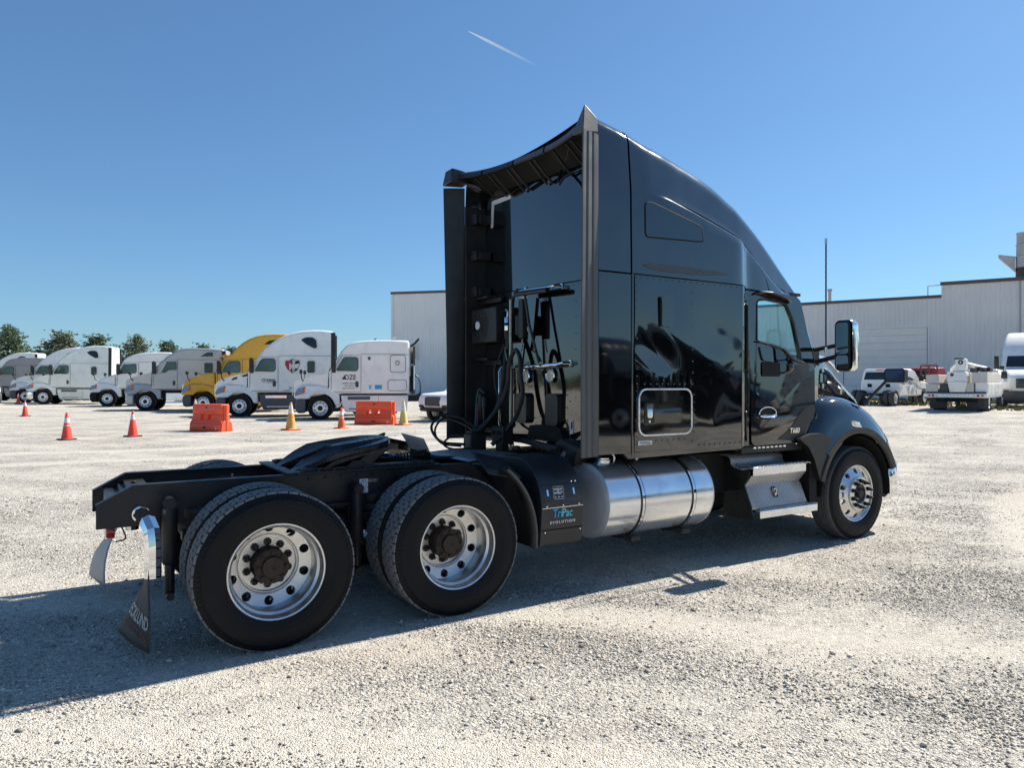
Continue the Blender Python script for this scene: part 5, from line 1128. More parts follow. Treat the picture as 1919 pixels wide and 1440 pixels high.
    if kind == 'yellow':
        g = MB(); g.hexa([(-.72,-1.0,2.86),(-.72,1.0,2.86),(-1.15,1.0,3.02),(-1.15,-1.0,3.02),(-.70,-1.0,2.90),(-.70,1.0,2.90),(-1.15,1.0,3.10),(-1.15,-1.0,3.10)]); g.obj('sun_visor', paint, t, bevel=.02)
    # chassis behind the cab
    for s in (1, -1):
        g = MB(); g.box(-7.4,x0,min(s*.36,s*.43),max(s*.36,s*.43),.76,1.03); g.obj('frame_rail', 'frame_black', t)
        for x in (-5.5,-6.8): bwheel(t, x, s*1.17, s, False, 1.0, True)
    g = MB(); g.prism([(-5.6,-.4),(-5.7,.4),(-6.3,.45),(-6.8,.2),(-6.8,-.2),(-6.3,-.45)], 'z', 1.12, 1.18); g.obj('fifth_wheel', 'grease_steel', t)
    g = MB(); g.box(xr-.14,xr-.02,-.6,.6,1.2,1.9); g.obj('rear_equipment', 'grey_dark', t, bevel=.03)
    return t
HD = 160
gT = 'parked semi trucks in the far row'
A = bg_truck('white mid-roof semi truck with black DZE lettering on its door', 'mid', 'paint_white', (8.40,25.56), HD, group=gT)
B = bg_truck('white high-roof semi truck with red K shield on its sleeper', 'tall', 'paint_white', (5.92,29.80), HD, skirt='bumper_grey', group=gT)
bg_truck('bright yellow high-roof semi truck in the parked row', 'yellow', 'paint_yellow', (5.25,35.74), HD, group=gT)
Dt = bg_truck('silver grey semi truck with chrome steps parked left of the yellow one', 'kw', 'paint_silver', (2.83,39.36), HD, bumper='paint_silver', group=gT, tank=True)
bg_truck('white mid-roof semi truck with an open front, half hidden behind the silver one', 'volvo', 'paint_white', (1.32,47.35), HD, bumper='gap_black', group=gT, tank=True)
bg_truck('pale mint white high-roof semi truck with chrome bumper end', 'tall', 'paint_mint', (-2.26,53.91), HD, bumper='chrome', group=gT)
bg_truck('white semi truck whose hood shows just behind the pale mint truck', 'tall', 'paint_white', (-3.46,58.42), HD, group=gT)
bg_truck('grey mid-roof semi truck at the far left of the row', 'mid', 'paint_grey', (-5.97,65.27), HD, group=gT)
bg_truck('white high-roof semi truck rearmost behind the grey one', 'tall', 'paint_white', (-7.14,71.87), HD, group=gT)
bg_truck('white semi truck nose cut off by the left edge of the photo', 'mid', 'paint_white', (-5.95,47.3), 292, bumper='bumper_grey', group=gT, tank=True)
bg_truck('white high-roof semi truck facing the camera at the right edge', 'tall', 'paint_white', (40.95,11.55), 200, group=gT)
# trucks standing behind the photographer: only their mirror image shows in the black paint
gR = 'trucks mirrored in the black paint'
bg_truck('leftmost black semi truck mirrored in the black side extender', 'mid', 'paint_dark', (7.2,-15.0), 78, skirt='paint_dark', group=gR, bumper='chrome')
bg_truck('black semi truck mirrored in the middle of the sleeper panel', 'mid', 'paint_dark', (11.5,-15.4), 78, group=gR)
bg_truck('black semi truck with chrome bumper mirrored beside the door', 'mid', 'paint_dark', (16.0,-15.6), 78, bumper='chrome', group=gR)
bg_truck('dark semi truck mirrored in the door', 'volvo', 'paint_dark', (21.5,-15.4), 78, bumper='chrome', group=gR)
bg_truck('white semi truck mirrored in the door', 'mid', 'paint_white', (29.0,-15.0), 80, group=gR)
bg_truck('dark semi truck mirrored in the hood side', 'mid', 'paint_dark', (41.0,-5.5), 197, group=gR)
bg_truck('dark grey semi truck mirrored in the front fender', 'tall', 'paint_grey', (41.0,-1.0), 197, group=gR)
bg_truck('black semi truck mirrored at the front of the hood', 'mid', 'paint_dark', (41.0,3.2), 197, group=gR)
bg_truck('red semi truck mirrored low in the fuel tank', 'mid', 'paint_red', (2.4,-16.5), 78, group=gR)

def side_text(t, body, size, x, z, mt, y=1.148, **k):
    return text('lettering', body, size, mt, t, frame_m((x, y, z), (-1,0,0), (0,0,1)), **k)
side_text(A, 'DZE', .30, -1.02, 1.73, 'gap_black', sx=.85, bold=.002)
g = MB(); g.prism([(-.90,1.74),(-1.03,1.74),(-1.03,1.92),(-.97,1.84)], 'y', 1.142, 1.150); g.obj('door_logo', 'gap_black', A)
side_text(A, 'LEASED SERVICES', .085, -.90, 1.55, 'gap_black'); side_text(A, 'MC 403779', .085, -1.02, 1.44, 'gap_black'); side_text(A, '844-433-2274', .085, -.95, 1.33, 'gap_black')
for x, mt_, w_ in ((-2.30,'blue_print',.30),(-2.05,'teal_print',.10)):
    g = MB(); g.box(x-w_,x,1.142,1.148,1.32,1.50); g.obj('decal', mt_, A)
g = MB(); g.prism([(-2.0,2.72),(-2.12,2.72),(-2.11,2.62),(-2.06,2.57),(-2.01,2.62)], 'y', 1.142, 1.149); g.obj('small_shield', 'seam_dark', A)
# headboard, exhaust tips and hoses behind truck A's sleeper
g = MB(); g.box(-4.05,-3.95,-1.0,1.0,1.1,3.2); g.obj('headboard', 'grey_dark', A)
g = MB(); g.tube([(-3.85,.9,3.2),(-4.05,.95,3.35),(-4.22,1.0,3.55)], .05, 8); g.obj('exhaust_tip', 'iron_black', A)
for k in range(4):
    g = MB(); g.tube(cat([(-3.9,.3+.1*k,2.2-.1*k),(-4.25,.5,1.8),(-4.3,.6,1.2-.05*k),(-4.05,.4,1.0)], 5), .025, 6); g.obj('hose', 'hose_green' if k == 1 else 'hose_black', A)
g = MB(); g.tube([(-3.85,1.0,2.4),(-4.0,1.12,2.35),(-4.0,1.12,1.3)], .03, 7); g.obj('grab_bar', 'alu_step', A)
g = MB(); g.lathe([(.001,.12),(.05,.1),(.09,.03),(.07,0)], (-2.35,.3,3.47), 'z', 12); g.tube([(-3.1,.4,3.45),(-3.1,.4,3.62),(-3.25,.4,3.64)], .02, 6); g.obj('roof_horn', 'chrome', A)
def shield(t, x, z, w_, h_, y=1.148):
    P = lambda u, v: (x-u*w_, z+v*h_)
    Lh = [P(*q) for q in [(.5,0),(.15,.3),(.0,.62),(.03,.88),(.27,.86),(.5,1.0)]]; Rh = [P(*q) for q in [(.5,0),(.85,.3),(1.0,.62),(.97,.88),(.73,.86),(.5,1.0)]]
    g = MB(); g.prism(Lh, 'y', y-.006, y); g.obj('shield_red', 'red_print', t)
    g = MB(); g.tube([(a, y, b_) for a, b_ in Rh], .012, 5); g.obj('shield_outline', 'seam_dark', t)
    g = MB(); g.prism([P(*q) for q in [(.62,.62),(.72,.82),(.92,.86),(.98,.70),(.80,.66)]], 'y', y-.006, y); g.prism([P(*q) for q in [(.55,.22),(.66,.34),(.9,.32),(.86,.24),(.70,.14)]], 'y', y-.006, y+.001); g.obj('shield_figure', 'gap_black', t)
    side_text(t, 'K', h_*.62, x-.26*w_, z+.26*h_, 'white_print', y+.004, bold=.01)
shield(B, -2.02, 2.02, .66, .68); shield(B, -.98, 1.60, .17, .17)
side_text(B, 'KING', .17, -1.20, 1.64, 'gap_black', sx=.95, bold=.004); side_text(B, 'TRANSPORTATION', .06, -1.20, 1.57, 'seam_dark', sx=.9)
side_text(B, '268', .15, .52, 1.06, 'seam_dark', 1.06)
side_text(B, 'USDOT 1192', .10, -1.95, 1.18, 'seam_dark'); g = MB(); g.box(-2.45,-2.2,1.142,1.148,1.30,1.38); g.obj('decal', 'blue_print', B)
g = MB(); g.prism([(-.42,1.92),(.38,1.68),(.32,1.80),(-.40,2.02)], 'y', .90, 1.0); taper(g, lambda x, y, z: (x, y*(1-.26*float(sstep(-.3,1.15,x)))*1.0, z)); g.obj('hood_vent', 'plastic_black', B)

# white pickup nose beside the black truck
def pickup_front():
    t = thing('pickup_truck', 'white pickup truck nose with dark grille beside the black truck', 'pickup', (12.35,21.0,float(gz(12.35,21.0))), R(196))
    g = MB(); g.prism([(.82,.55),(.88,.80),(.80,1.05),(.62,1.14),(-.55,1.22),(-.95,1.55),(-1.35,1.80),(-2.7,1.80),(-2.95,1.2),(-4.4,1.2),(-4.4,.5),(-3.1,.45),(-.5,.42)], 'y', -.92, .92); g.obj('body', 'paint_white', t, bevel=.10, seg=3)
    g = MB(); g.prism(roundpoly([(-.85,1.25),(-1.2,1.68),(-2.0,1.70),(-2.0,1.24)], .05), 'y', .915, .93); g.obj('side_window', 'dark_glass', t)
    g = MB(); g.prism([(.80,.62),(.90,.66),(.90,.98),(.78,1.04)], 'y', -.45, .45); g.obj('grille', 'grey_dark', t, bevel=.03)
    for s in (1, -1):
        g = MB(); g.hexa([(.86,s*.50,.86),(.62,s*.90,.86),(.5,s*.86,.86),(.75,s*.48,.86),(.80,s*.52,1.03),(.46,s*.91,1.06),(.40,s*.86,1.06),(.70,s*.5,1.03)]); g.obj('headlight', 'lamp_clear', t, bevel=.03)
        g = MB(); g.box(.60,.88,min(s*.58,s*.84),max(s*.58,s*.84),.56,.68); g.obj('fog_lamp_pod', 'plastic_black', t, bevel=.03)
        arch = [(.42*math.cos(R(a)), .38+.44*math.sin(R(a))) for a in range(0, 181, 15)]; arch2 = [(.50*math.cos(R(a)), .38+.52*math.sin(R(a))) for a in range(180, -1, -15)]
        g = MB(); g.prism(arch+arch2, 'y', s*.85, s*.96); g.obj('arch_flare', 'plastic_black', t)
        for x in (0,-3.2): bwheel(t, x, s*.93, s, True, .74)
    g = MB(); g.prism([(.3,.42),(.84,.40),(.90,.55),(.3,.60)], 'y', -.80, .80); g.obj('lower_bumper', 'plastic_black', t, bevel=.04)
pickup_front()

# ------------------------------------------------------------------ cones and barriers
mat('cone_red', (.88,.065,.035), .45, 0, 0, .08, 6, dust=.10)
mat('cone_orange', (.72,.12,.02), .5, 0, 0, .12, 6, dust=.2)
mat('cone_faded', (.72,.36,.06), .55, 0, 0, .25, 3, dust=.25, dcol=(.6,.5,.25))
mat('cone_straw', (.62,.50,.18), .6, 0, 0, .2, 4, dust=.3, dcol=(.45,.38,.2))
mat('cone_band', (.72,.72,.70), .35, 0, 0, .08, 20)
mat('cone_base', (.02,.02,.022), .7)
mat('barrier_red', (.88,.10,.03), .42, 0, 0, .08, 3, dust=.08, rvar=.05)
def cone(label, x, y, h, body, base, bands=2, rz=.3):
    t = thing('traffic_cone', label, 'cone', (x, y, float(gz(x, y))), rz, 'traffic cones on the lot')
    k = h/.74; rb, rt_ = .135*k, .028*k
    rad = lambda z: rb+(rt_-rb)*(z/h)
    g = MB(); g.prism(roundpoly([(-.20*k,-.20*k),(.20*k,-.20*k),(.20*k,.20*k),(-.20*k,.20*k)], .05*k), 'z', 0, .035*k); g.obj('base', base, t, bevel=.008)
    g = MB(); g.lathe([(rb+.02,.035*k),(rb,.05*k),(rt_,h*.985),(rt_*.7,h),(.001,h)], n=28, axis='z'); g.obj('body', body, t)
    zz = [(.62,.80),(.42,.54)] if bands == 2 else [(.66,.86)] if bands == 1 else [(.60,.70),(.74,.90)]
    for a, b_ in zz:
        g = MB(); g.lathe([(rad(a*h)+.003,a*h),(rad(b_*h)+.003,b_*h)], n=28, axis='z'); g.obj('reflective_band', 'cone_band', t)
cone('red cone with two white bands, nearest at the far left', -1.19, 17.39, .76, 'cone_red', 'cone_base', 2)
cone('red cone with one white band between the two-banded cone and the first barrier', .45, 17.78, .76, 'cone_red', 'cone_base', 1)
cone('small-looking red cone with one band at the left edge, before the mint truck', -2.85, 33.94, .72, 'cone_red', 'cone_base', 1)
cone('farthest red cone beside the left edge truck', -4.13, 54.72, .72, 'cone_red', 'cone_base', 1)
cone('tall faded orange cone standing between the two barriers', 5.18, 18.38, .93, 'cone_faded', 'cone_orange', 3)
cone('short orange cone just left of the second barrier', 6.88, 18.27, .74, 'cone_orange', 'cone_orange', 2)
cone('straw yellow faded cone at the right end of the second barrier', 9.58, 19.19, .93, 'cone_straw', 'cone_orange', 3)
cone('pale cone tip behind the first barrier beside the yellow truck', 4.27, 33.06, .74, 'cone_straw', 'cone_base', 3)
def barrier(label, x, y, rz):
    t = thing('traffic_barrier', label, 'barrier', (x, y, float(gz(x, y))), R(rz), 'water-filled barriers')
    L, H = .72, .90
    prof = [(-.25,0),(.25,0),(.26,.05),(.26,.22),(.22,.26),(.15,.52),(.135,.60),(.17,.63),(.17,.84),(.15,.88),(-.15,.88),(-.17,.84),(-.17,.63),(-.135,.60),(-.15,.52),(-.22,.26),(-.26,.22),(-.26,.05)]
    prof = [(a, b_) for a, b_ in prof]
    # two window openings: the body is built of slices along its length
    def piece(x0, x1, pr, nm='body'):
        g = MB(); g.prism([(a, b_) for a, b_ in pr], 'x', x0, x1); return g
    low = [(a, b_) for a, b_ in prof if b_ <= .35] ; 
    lower = [(-.25,0),(.25,0),(.26,.05),(.26,.22),(.22,.26),(.195,.36),(-.195,.36),(-.22,.26),(-.26,.22),(-.26,.05)]
    upper = [(.145,.54),(.135,.60),(.17,.63),(.17,.84),(.15,.88),(-.15,.88),(-.17,.84),(-.17,.63),(-.135,.60),(-.145,.54)]
    midp = [(-.195,.36),(.195,.36),(.145,.54),(-.145,.54)]
    g = MB(); g.prism(lower, 'x', -L, L); g.obj('lower_body', 'barrier_red', t, bevel=.02)
    g = MB(); g.prism(upper, 'x', -L+.03, L-.03); g.obj('upper_body', 'barrier_red', t, bevel=.02)
    for a, b_ in ((-L+.02,-.28),(-.12,.06),(.22,L-.02)):
        g = MB(); g.prism(midp, 'x', a, b_); g.obj('web', 'barrier_red', t, bevel=.012)
    for xx in (-.2, .14):
        g = MB(); g.prism([(xx-.08,.361),(xx+.08,.361),(xx+.02,.42)], 'y', -.165, .165); g.obj('web_gusset', 'barrier_red', t, bevel=.01)
    for s in (1, -1):
        g = MB(); g.cyl((s*(L-.02),0,.02),(s*(L-.02),0,.86),.09,16); g.obj('pin_lug', 'barrier_red', t)
        g = MB(); g.prism([(-.24,.0),(.24,.0),(.20,.28),(.12,.34),(-.12,.34),(-.20,.28)], 'x', s*(L-.01), s*(L+.05)); g.obj('end_foot', 'barrier_red', t, bevel=.02)
    g = MB(); g.lathe([(.03,0),(.03,.01),(.001,.012)], (L-.16,-.265,.10), 'y', 14, -1); g.obj('drain_plug', 'white_print', t)
    g = MB(); g.prism([(-.09,.09),(.09,.09),(.06,.15),(-.06,.15)], 'y', -.262, -.258); g.obj('moulded_mark', 'rust_hub', t)
    g = MB(); g.prism([(-.06,.80),(.06,.80),(.0,.72)], 'y', -.172, -.169); g.obj('moulded_arrow', 'rust_hub', t)
barrier('orange water-filled barrier turned end-on, left of the faded cones', 2.85, 19.45, -60)
barrier('orange water-filled barrier in front of the white DZE truck', 8.88, 20.25, -40)

# ------------------------------------------------------------------ buildings
mat('siding', (.72,.70,.67), .45, .0, 0, .06, .4, rvar=.06, dust=.10, dcol=(.40,.38,.35), dscale=.5)
mat('siding_left', (.74,.74,.72), .42, .0, 0, .05, .4, rvar=.06)
mat('trim_brown', (.10,.065,.055), .5, 0, 0, .12, 2)
mat('door_grey', (.78,.75,.70), .5, 0, 0, .05, 1, dust=.08)
mat('roof_sheet', (.45,.45,.45), .5)
mat('tower_grey', (.30,.30,.31), .6, 0, 0, .15, 1, dust=.2)
def ribbed(mb, x0, x1, z0, z1, pitch=.305, dep=.035, y=0.0):
    n = max(1, int(round((x1-x0)/pitch))); p = (x1-x0)/n; pts = []
    for k in range(n):
        a = x0+k*p; pts += [(a, y), (a+p*.62, y), (a+p*.70, y-dep), (a+p*.92, y-dep)]
    pts.append((x1, y)); zs = np.linspace(z0, z1, 3); mb.grid([[(x, yy, z) for x, yy in pts] for z in zs])
def wall_piece(t, x0, x1, z0, z1, mt='siding', pitch=.305): g = MB(); ribbed(g, x0, x1, z0, z1, pitch); return g.obj('siding', mt, t, sharp=20)
Bd = thing('warehouse', 'long grey ribbed metal warehouse with brown trim and a big roller door', 'building', (53.14,22.10,.45), R(-64.5))
LW, HW = 7.55, 8.45
wall_piece(Bd, -34, -6.6, 0, LW); wall_piece(Bd, -6.6, -.9, 5.45, LW); wall_piece(Bd, -.9, 0, 0, LW)
g = MB(); g.box(-6.6,-.9,.12,.16,0,5.45); g.obj('door_backing', 'seam_dark', Bd)
for k in range(10):
    g = MB(); z = .02+.543*k; g.box(-6.56,-.94,.03,.09,z,z+.535); g.obj('door_panel', 'door_grey', Bd, bevel=.012)
g = MB(); g.box(-6.72,-6.6,-.06,.12,0,5.5); g.box(-.9,-.80,-.06,.12,0,5.5); g.box(-6.72,-.80,-.06,.12,5.45,5.57); g.obj('door_frame', 'siding_left', Bd)
g = MB(); g.box(-34,-.02,-.10,.02,LW,LW+.22); g.obj('eave_trim', 'trim_brown', Bd)
wall_piece(Bd, .0, 14, 0, HW)
g = MB(); g.box(-.10,14,-.16,.02,HW,HW+.24); g.obj('eave_trim', 'trim_brown', Bd)
g = MB(); g.box(-.03,.06,-.07,8,0,HW); g.obj('corner_trim', 'siding_left', Bd)
g = MB(); g.box(4.64,4.70,-.06,-.036,0,HW); g.obj('wall_seam', 'tower_grey', Bd)
g = MB(); g.box(-33.9,0,.2,26,0,LW-.02); g.obj('low_block', 'siding', Bd)
g = MB(); g.box(.07,14,.05,26,0,HW-.02); g.obj('high_block', 'siding', Bd)
g = MB(); g.box(-34,-33.9,0,26,0,LW); g.obj('end_wall', 'siding', Bd)
g = MB(); g.cyl((-8.2,4,LW-.1),(-8.2,4,LW+1.5),.13,12); g.lathe([(.2,0),(.2,.15),(.001,.18)], (-8.2,4,LW+1.5), 'z', 12); g.obj('roof_vent_pipe', 'tower_grey', Bd)
g = MB(); g.lathe([(.3,0),(.3,.35),(.36,.38),(.34,.5),(.001,.56)], (-9.4,3.5,LW-.05), 'z', 14); g.obj('roof_vent', 'tower_grey', Bd)
g = MB(); g.tube([(-.9,.3,LW+.1),(-.9,.3,HW+.05),(-.05,.3,HW+.08)], .035, 6); g.obj('drain_pipe', 'tower_grey', Bd)
g = MB(); g.tube([(5.4,-.05,2.3),(5.4,-.05,6.2),(5.5,-.05,6.6)], .02, 5); g.tube([(5.4,-.05,4.9),(9,-.05,4.95)], .02, 5); g.obj('conduit', 'tower_grey', Bd)
Bl = thing('tall_warehouse', 'tall pale blue-grey ribbed metal building behind the black truck', 'building', (29.58,69.14,.3), R(-46))
wall_piece(Bl, 0, 24, 0, 11.35, 'siding_left')
g = MB(); g.box(-.15,24,-.15,.05,11.35,11.62); g.obj('eave_trim', 'trim_brown', Bl)
g = MB(); g.box(-.12,.12,-.10,.1,0,11.35); g.obj('corner_trim', 'siding_left', Bl)
g = MB(); g.box(.0,24,.06,18,0,11.3); g.obj('rear_block', 'siding_left', Bl)
for k in range(8):
    g = MB(); z = 4.1+.22*k; g.hexa([(2.1,-.35,z),(3.2,-.35,z),(3.2,-.10,z+.08),(2.1,-.10,z+.08),(2.1,-.35,z+.03),(3.2,-.35,z+.03),(3.2,-.10,z+.11),(2.1,-.10,z+.11)]); g.obj('louvre', 'door_grey', Bl)
Tw = thing('stack_tower', 'grey banded stack with a triangular bracket above the warehouse roof', 'tower', (66.95,22.5,.5), R(-64))
for k in range(7):
    g = MB(); z = 7+.98*k; r_ = .72-.02*k; g.lathe([(r_,z),(r_,z+.9),(r_+.05,z+.92),(r_+.05,z+.98)], n=20, axis='z'); g.obj('stack_band', 'tower_grey' if k != 3 else 'rust_hub', Tw)
g = MB(); g.prism([(-.68,11.9),(-1.85,12.15),(-1.85,11.9),(-.68,10.6)], 'y', -.3, .3); g.obj('bracket', 'tower_grey', Tw)
g = MB(); g.box(-.7,.7,-.7,.7,0,7); g.obj('stack_base', 'tower_grey', Tw)

# ------------------------------------------------------------------ service vehicles on the right
mat('rusty_white', (.66,.63,.57), .5, 0, 0, .2, 3, dust=.65, dcol=(.42,.32,.22), dscale=3.0)
def utility():
    t = thing('bucket_truck', 'white rusty bucket utility truck seen from behind, boom folded on top', 'truck', (32.6,10.9,float(gz(32.6,10.9))), R(17))
    def bx(nm, x0, x1, y0, y1, z0, z1, mt='rusty_white', bv=.02): g = MB(); g.box(x0, x1, y0, y1, z0, z1); return g.obj(nm, mt, t, bevel=bv)
    bx('rear_bumper', -.05, .10, -1.2, 1.2, .62, .80, 'paint_white')
    for y, m_ in ((1.02,'amber_lens'),(.88,'red_lens'),(.73,'lamp_clear'),(-.70,'lamp_clear'),(-.86,'red_lens'),(-1.02,'amber_lens')):
        g = MB(); g.lathe([(.055,0),(.055,.02),(.001,.028)], (-.05, y, .71), 'x', 14, -1); g.obj('tail_lamp', m_, t)
    for y in np.arange(-.5, .62, .14):
        g = MB(); g.box(-.056,-.05,y-.012,y+.012,.725,.75); g.obj('bumper_slot', 'gap_black', t)
    bx('deck', .0, 4.6, -1.15, 1.15, .80, .88, 'grey_dark')
    bx('left_lower_locker', .05, 4.4, .70, 1.2, .85, 1.24); bx('left_upper_locker', .08, 3.8, .68, 1.19, 1.26, 1.66)
    bx('right_lower_locker', .15, 4.4, -1.19, -.72, .62, 1.30, 'paint_white'); bx('right_upper_locker', .10, 3.9, -1.18, -.60, 1.32, 1.74)
    for x in (.2,1.2,2.2,3.2):
        g = MB(); g.box(x+.05,x+.95,-1.205,-1.185,.70,1.24); g.obj('locker_door', 'paint_white', t, bevel=.01)
    bx('small_box', .02, .5, -.68, -.38, .84, 1.28); bx('pedestal', 1.6, 2.3, -.3, .3, .88, 1.75); bx('rack_box', .1, .8, .30, .64, .88, 1.25, 'grey_dark')
    g = MB(); g.hexa([(-.10,-.36,.87),(-.10,.22,.87),(.55,.22,.87),(.55,-.36,.87),(-.16,-.46,1.34),(-.16,.30,1.34),(.62,.30,1.34),(.62,-.46,1.34)]); g.obj('bucket', 'paint_white', t, bevel=.03)
    g = MB(); g.hexa([(-.16,-.48,1.36),(-.16,.32,1.36),(.62,.32,1.36),(.62,-.48,1.36),(-.12,-.40,1.78),(-.12,.34,1.78),(.6,.34,1.78),(.6,-.40,1.78)]); g.obj('bucket_cover', 'paint_white', t, bevel=.04)
    g = MB(); g.lathe([(.07,0),(.07,.012),(.001,.014)], (-.14,.12,1.64), 'x', 14, -1); g.obj('bucket_badge', 'rust_hub', t)
    g = MB(); g.tube([(.2,-.05,2.12),(1.2,.30,1.95),(2.6,.55,1.80)], .13, 4); g.obj('lower_boom', 'paint_white', t, sharp=20, bevel=.02)
    g = MB(); g.tube([(.2,-.12,2.20),(1.4,-.50,2.05),(3.0,-.75,1.95)], .12, 4); g.obj('upper_boom', 'paint_white', t, sharp=20, bevel=.02)
    bx('boom_elbow', .0, .45, -.40, .02, 1.80, 2.36, 'paint_white', .05)
    g = MB(); g.cyl((-.02,-.19,2.20),(.02,-.19,2.20),.10,16); g.obj('elbow_pivot', 'gap_black', t)
    g = MB(); g.cyl((-.03,-.19,2.20),(.0,-.19,2.20),.04,12); g.obj('pivot_pin', 'white_print', t)
    bx('elbow_cap', -.02, .3, -.30, .06, 2.33, 2.40, 'grey_dark')
    for k, (y0, z0) in enumerate(((-.62,1.76),(-.75,1.82),(-.9,1.78),(-1.05,1.80))):
        g = MB(); g.box(.15+.3*k,.9+.3*k,y0-.12,y0+.10,z0,z0+.18); g.obj('tool_rack', 'rust_hub' if k % 2 else 'grey_dark', t, bevel=.02)
    for y in (.72, -.72):
        g = MB(); g.box(.25,.28,y-.34,y+.34,.12,.60); g.obj('mud_flap', 'flap_rubber', t)
    bx('underbody', .15, 4.4, -.8, .8, .42, .80, 'gap_black'); bx('cab', 4.7, 6.6, -1.0, 1.0, .6, 1.95, 'paint_white', .1); bx('cab_window', 4.66, 4.70, -.75, .75, 1.4, 1.8, 'dark_glass', .02)
    for s in (1, -1):
        bwheel(t, 1.35, s*1.08, s, False, .78, True); bwheel(t, 6.2, s*.98, s, True, .78)
        g = MB(); g.prism(rrect(5.2,5.35,1.5,1.85,.04), 'y', s*1.05, s*1.3); g.obj('mirror', 'plastic_black', t, bevel=.03)
utility()
def chassis_cab():
    t = thing('pickup_truck', 'white crew-cab pickup with its bed removed, bare rear wheels showing', 'pickup', (35.2,16.0,float(gz(35.2,16.0))), R(9))
    g = MB(); g.prism([(0,.50),(-.02,1.25),(.12,1.86),(.25,1.93),(1.9,1.95),(2.35,1.80),(2.75,1.32),(4.0,1.22),(4.12,1.0),(4.12,.5)], 'y', -1.0, 1.0); taper(g, lambda x, y, z: (x, y*(1-.12*float(sstep(1.25,1.95,z))), z)); g.obj('cab_body', 'paint_white', t, bevel=.09, seg=3)
    g = MB(); g.hexa([(.0,-.82,1.36),(.0,.82,1.36),(.08,.82,1.36),(.08,-.82,1.36),(.09,-.74,1.76),(.09,.74,1.76),(.17,.74,1.76),(.17,-.74,1.76)]); g.obj('rear_window', 'dark_glass', t)
    for y in (.50,-.42):
        g = MB(); g.box(-.03,.02,y-.11,y+.11,.96,1.14); g.obj('cab_vent', 'gap_black', t)
    g = MB(); g.box(.05,.12,-.2,.2,1.86,1.91); g.obj('brake_lamp', 'red_lens', t)
    for s in (1, -1):
        for x0, x1 in ((.25,1.15),(1.25,2.2)):
            g = MB(); g.prism(roundpoly([(x0,1.34),(x0+.04,1.80),(x1-.06,1.80),(x1+.05,1.34)], .04), 'y', s*.96, s*.985); taper(g, lambda x, y, z: (x, y*(1-.10*float(sstep(1.25,1.95,z))), z)); g.obj('side_window', 'dark_glass', t)
            g = MB(); g.box(x0+.1,x0+.3,min(s*.99,s*1.03),max(s*.99,s*1.03),1.12,1.17); g.obj('door_handle', 'gap_black', t)
            g = MB(); g.tube([(x1+.05,s*1.0,.6),(x1+.05,s*1.0,1.3)], .008, 4); g.obj('door_seam', 'seam_dark', t)
        g = MB(); g.prism(rrect(2.35,2.5,1.28,1.6,.04), 'y', s*1.05, s*1.28); g.obj('mirror', 'plastic_black', t, bevel=.03)
        arch = [(3.3+.44*math.cos(R(a)), .42+.48*math.sin(R(a))) for a in range(0, 181, 15)]
        g = MB(); g.prism(arch, 'y', s*.86, s*1.004); g.obj('arch_shade', 'gap_black', t)  # black half disc on the solid body stands in for the shaded arch
        bwheel(t, 3.3, s*1.02, s, True, .80); bwheel(t, -.65, s*1.05, s, False, .80, True)
        g = MB(); g.box(-1.4,.4,min(s*.36,s*.44),max(s*.36,s*.44),.52,.66); g.obj('frame_rail', 'frame_black', t)
        g = MB(); g.lathe([(.36,-.28),(.39,-.20),(.38,0),(.34,.10),(.28,.12)], (-.65, s*.75, .41), 'y', 18, s); g.obj('wheel_wrap', 'flap_rubber', t)
chassis_cab()
def red_truck():
    t = thing('flatbed_truck', 'dark red flatbed truck with a caged headboard beside the white pickup', 'truck', (43.6,18.6,float(gz(43.6,18.6))), R(10))
    g = MB(); g.prism([(0,.7),(0,2.1),(1.6,2.15),(2.1,1.5),(3.3,1.4),(3.4,.7)], 'y', -1.0, 1.0); g.obj('cab_body', 'paint_red', t, bevel=.08, seg=3)
    g = MB(); g.box(-.03,.0,-.7,.7,1.5,1.95); g.obj('rear_window', 'dark_glass', t)
    for y in (-1.15,-.7,-.25):
        g = MB(); g.tube([(-.25,y,.95),(-.25,y,2.25)], .05, 6); g.obj('headboard_post', 'paint_red', t)
    for z in (2.25,1.65,1.2):
        g = MB(); g.tube([(-.25,-1.15,z),(-.25,-.25,z)], .05, 6); g.obj('headboard_rail', 'paint_red', t)
    g = MB(); g.box(-4,-.1,-1.15,1.15,.85,.98); g.obj('flat_bed', 'rust_hub', t)
    for k in range(4):
        g = MB(); g.box(-1.2-.7*k,-.6-.7*k,-1.0,-.2,.98,1.25+.1*(k % 2)); g.obj('load', 'brass_fit' if k % 2 else 'rust_hub', t, bevel=.03)
    for s in (1, -1): bwheel(t, -2.8, s*1.05, s, False, .85, True); bwheel(t, 2.4, s*1.0, s, True, .85)
red_truck()

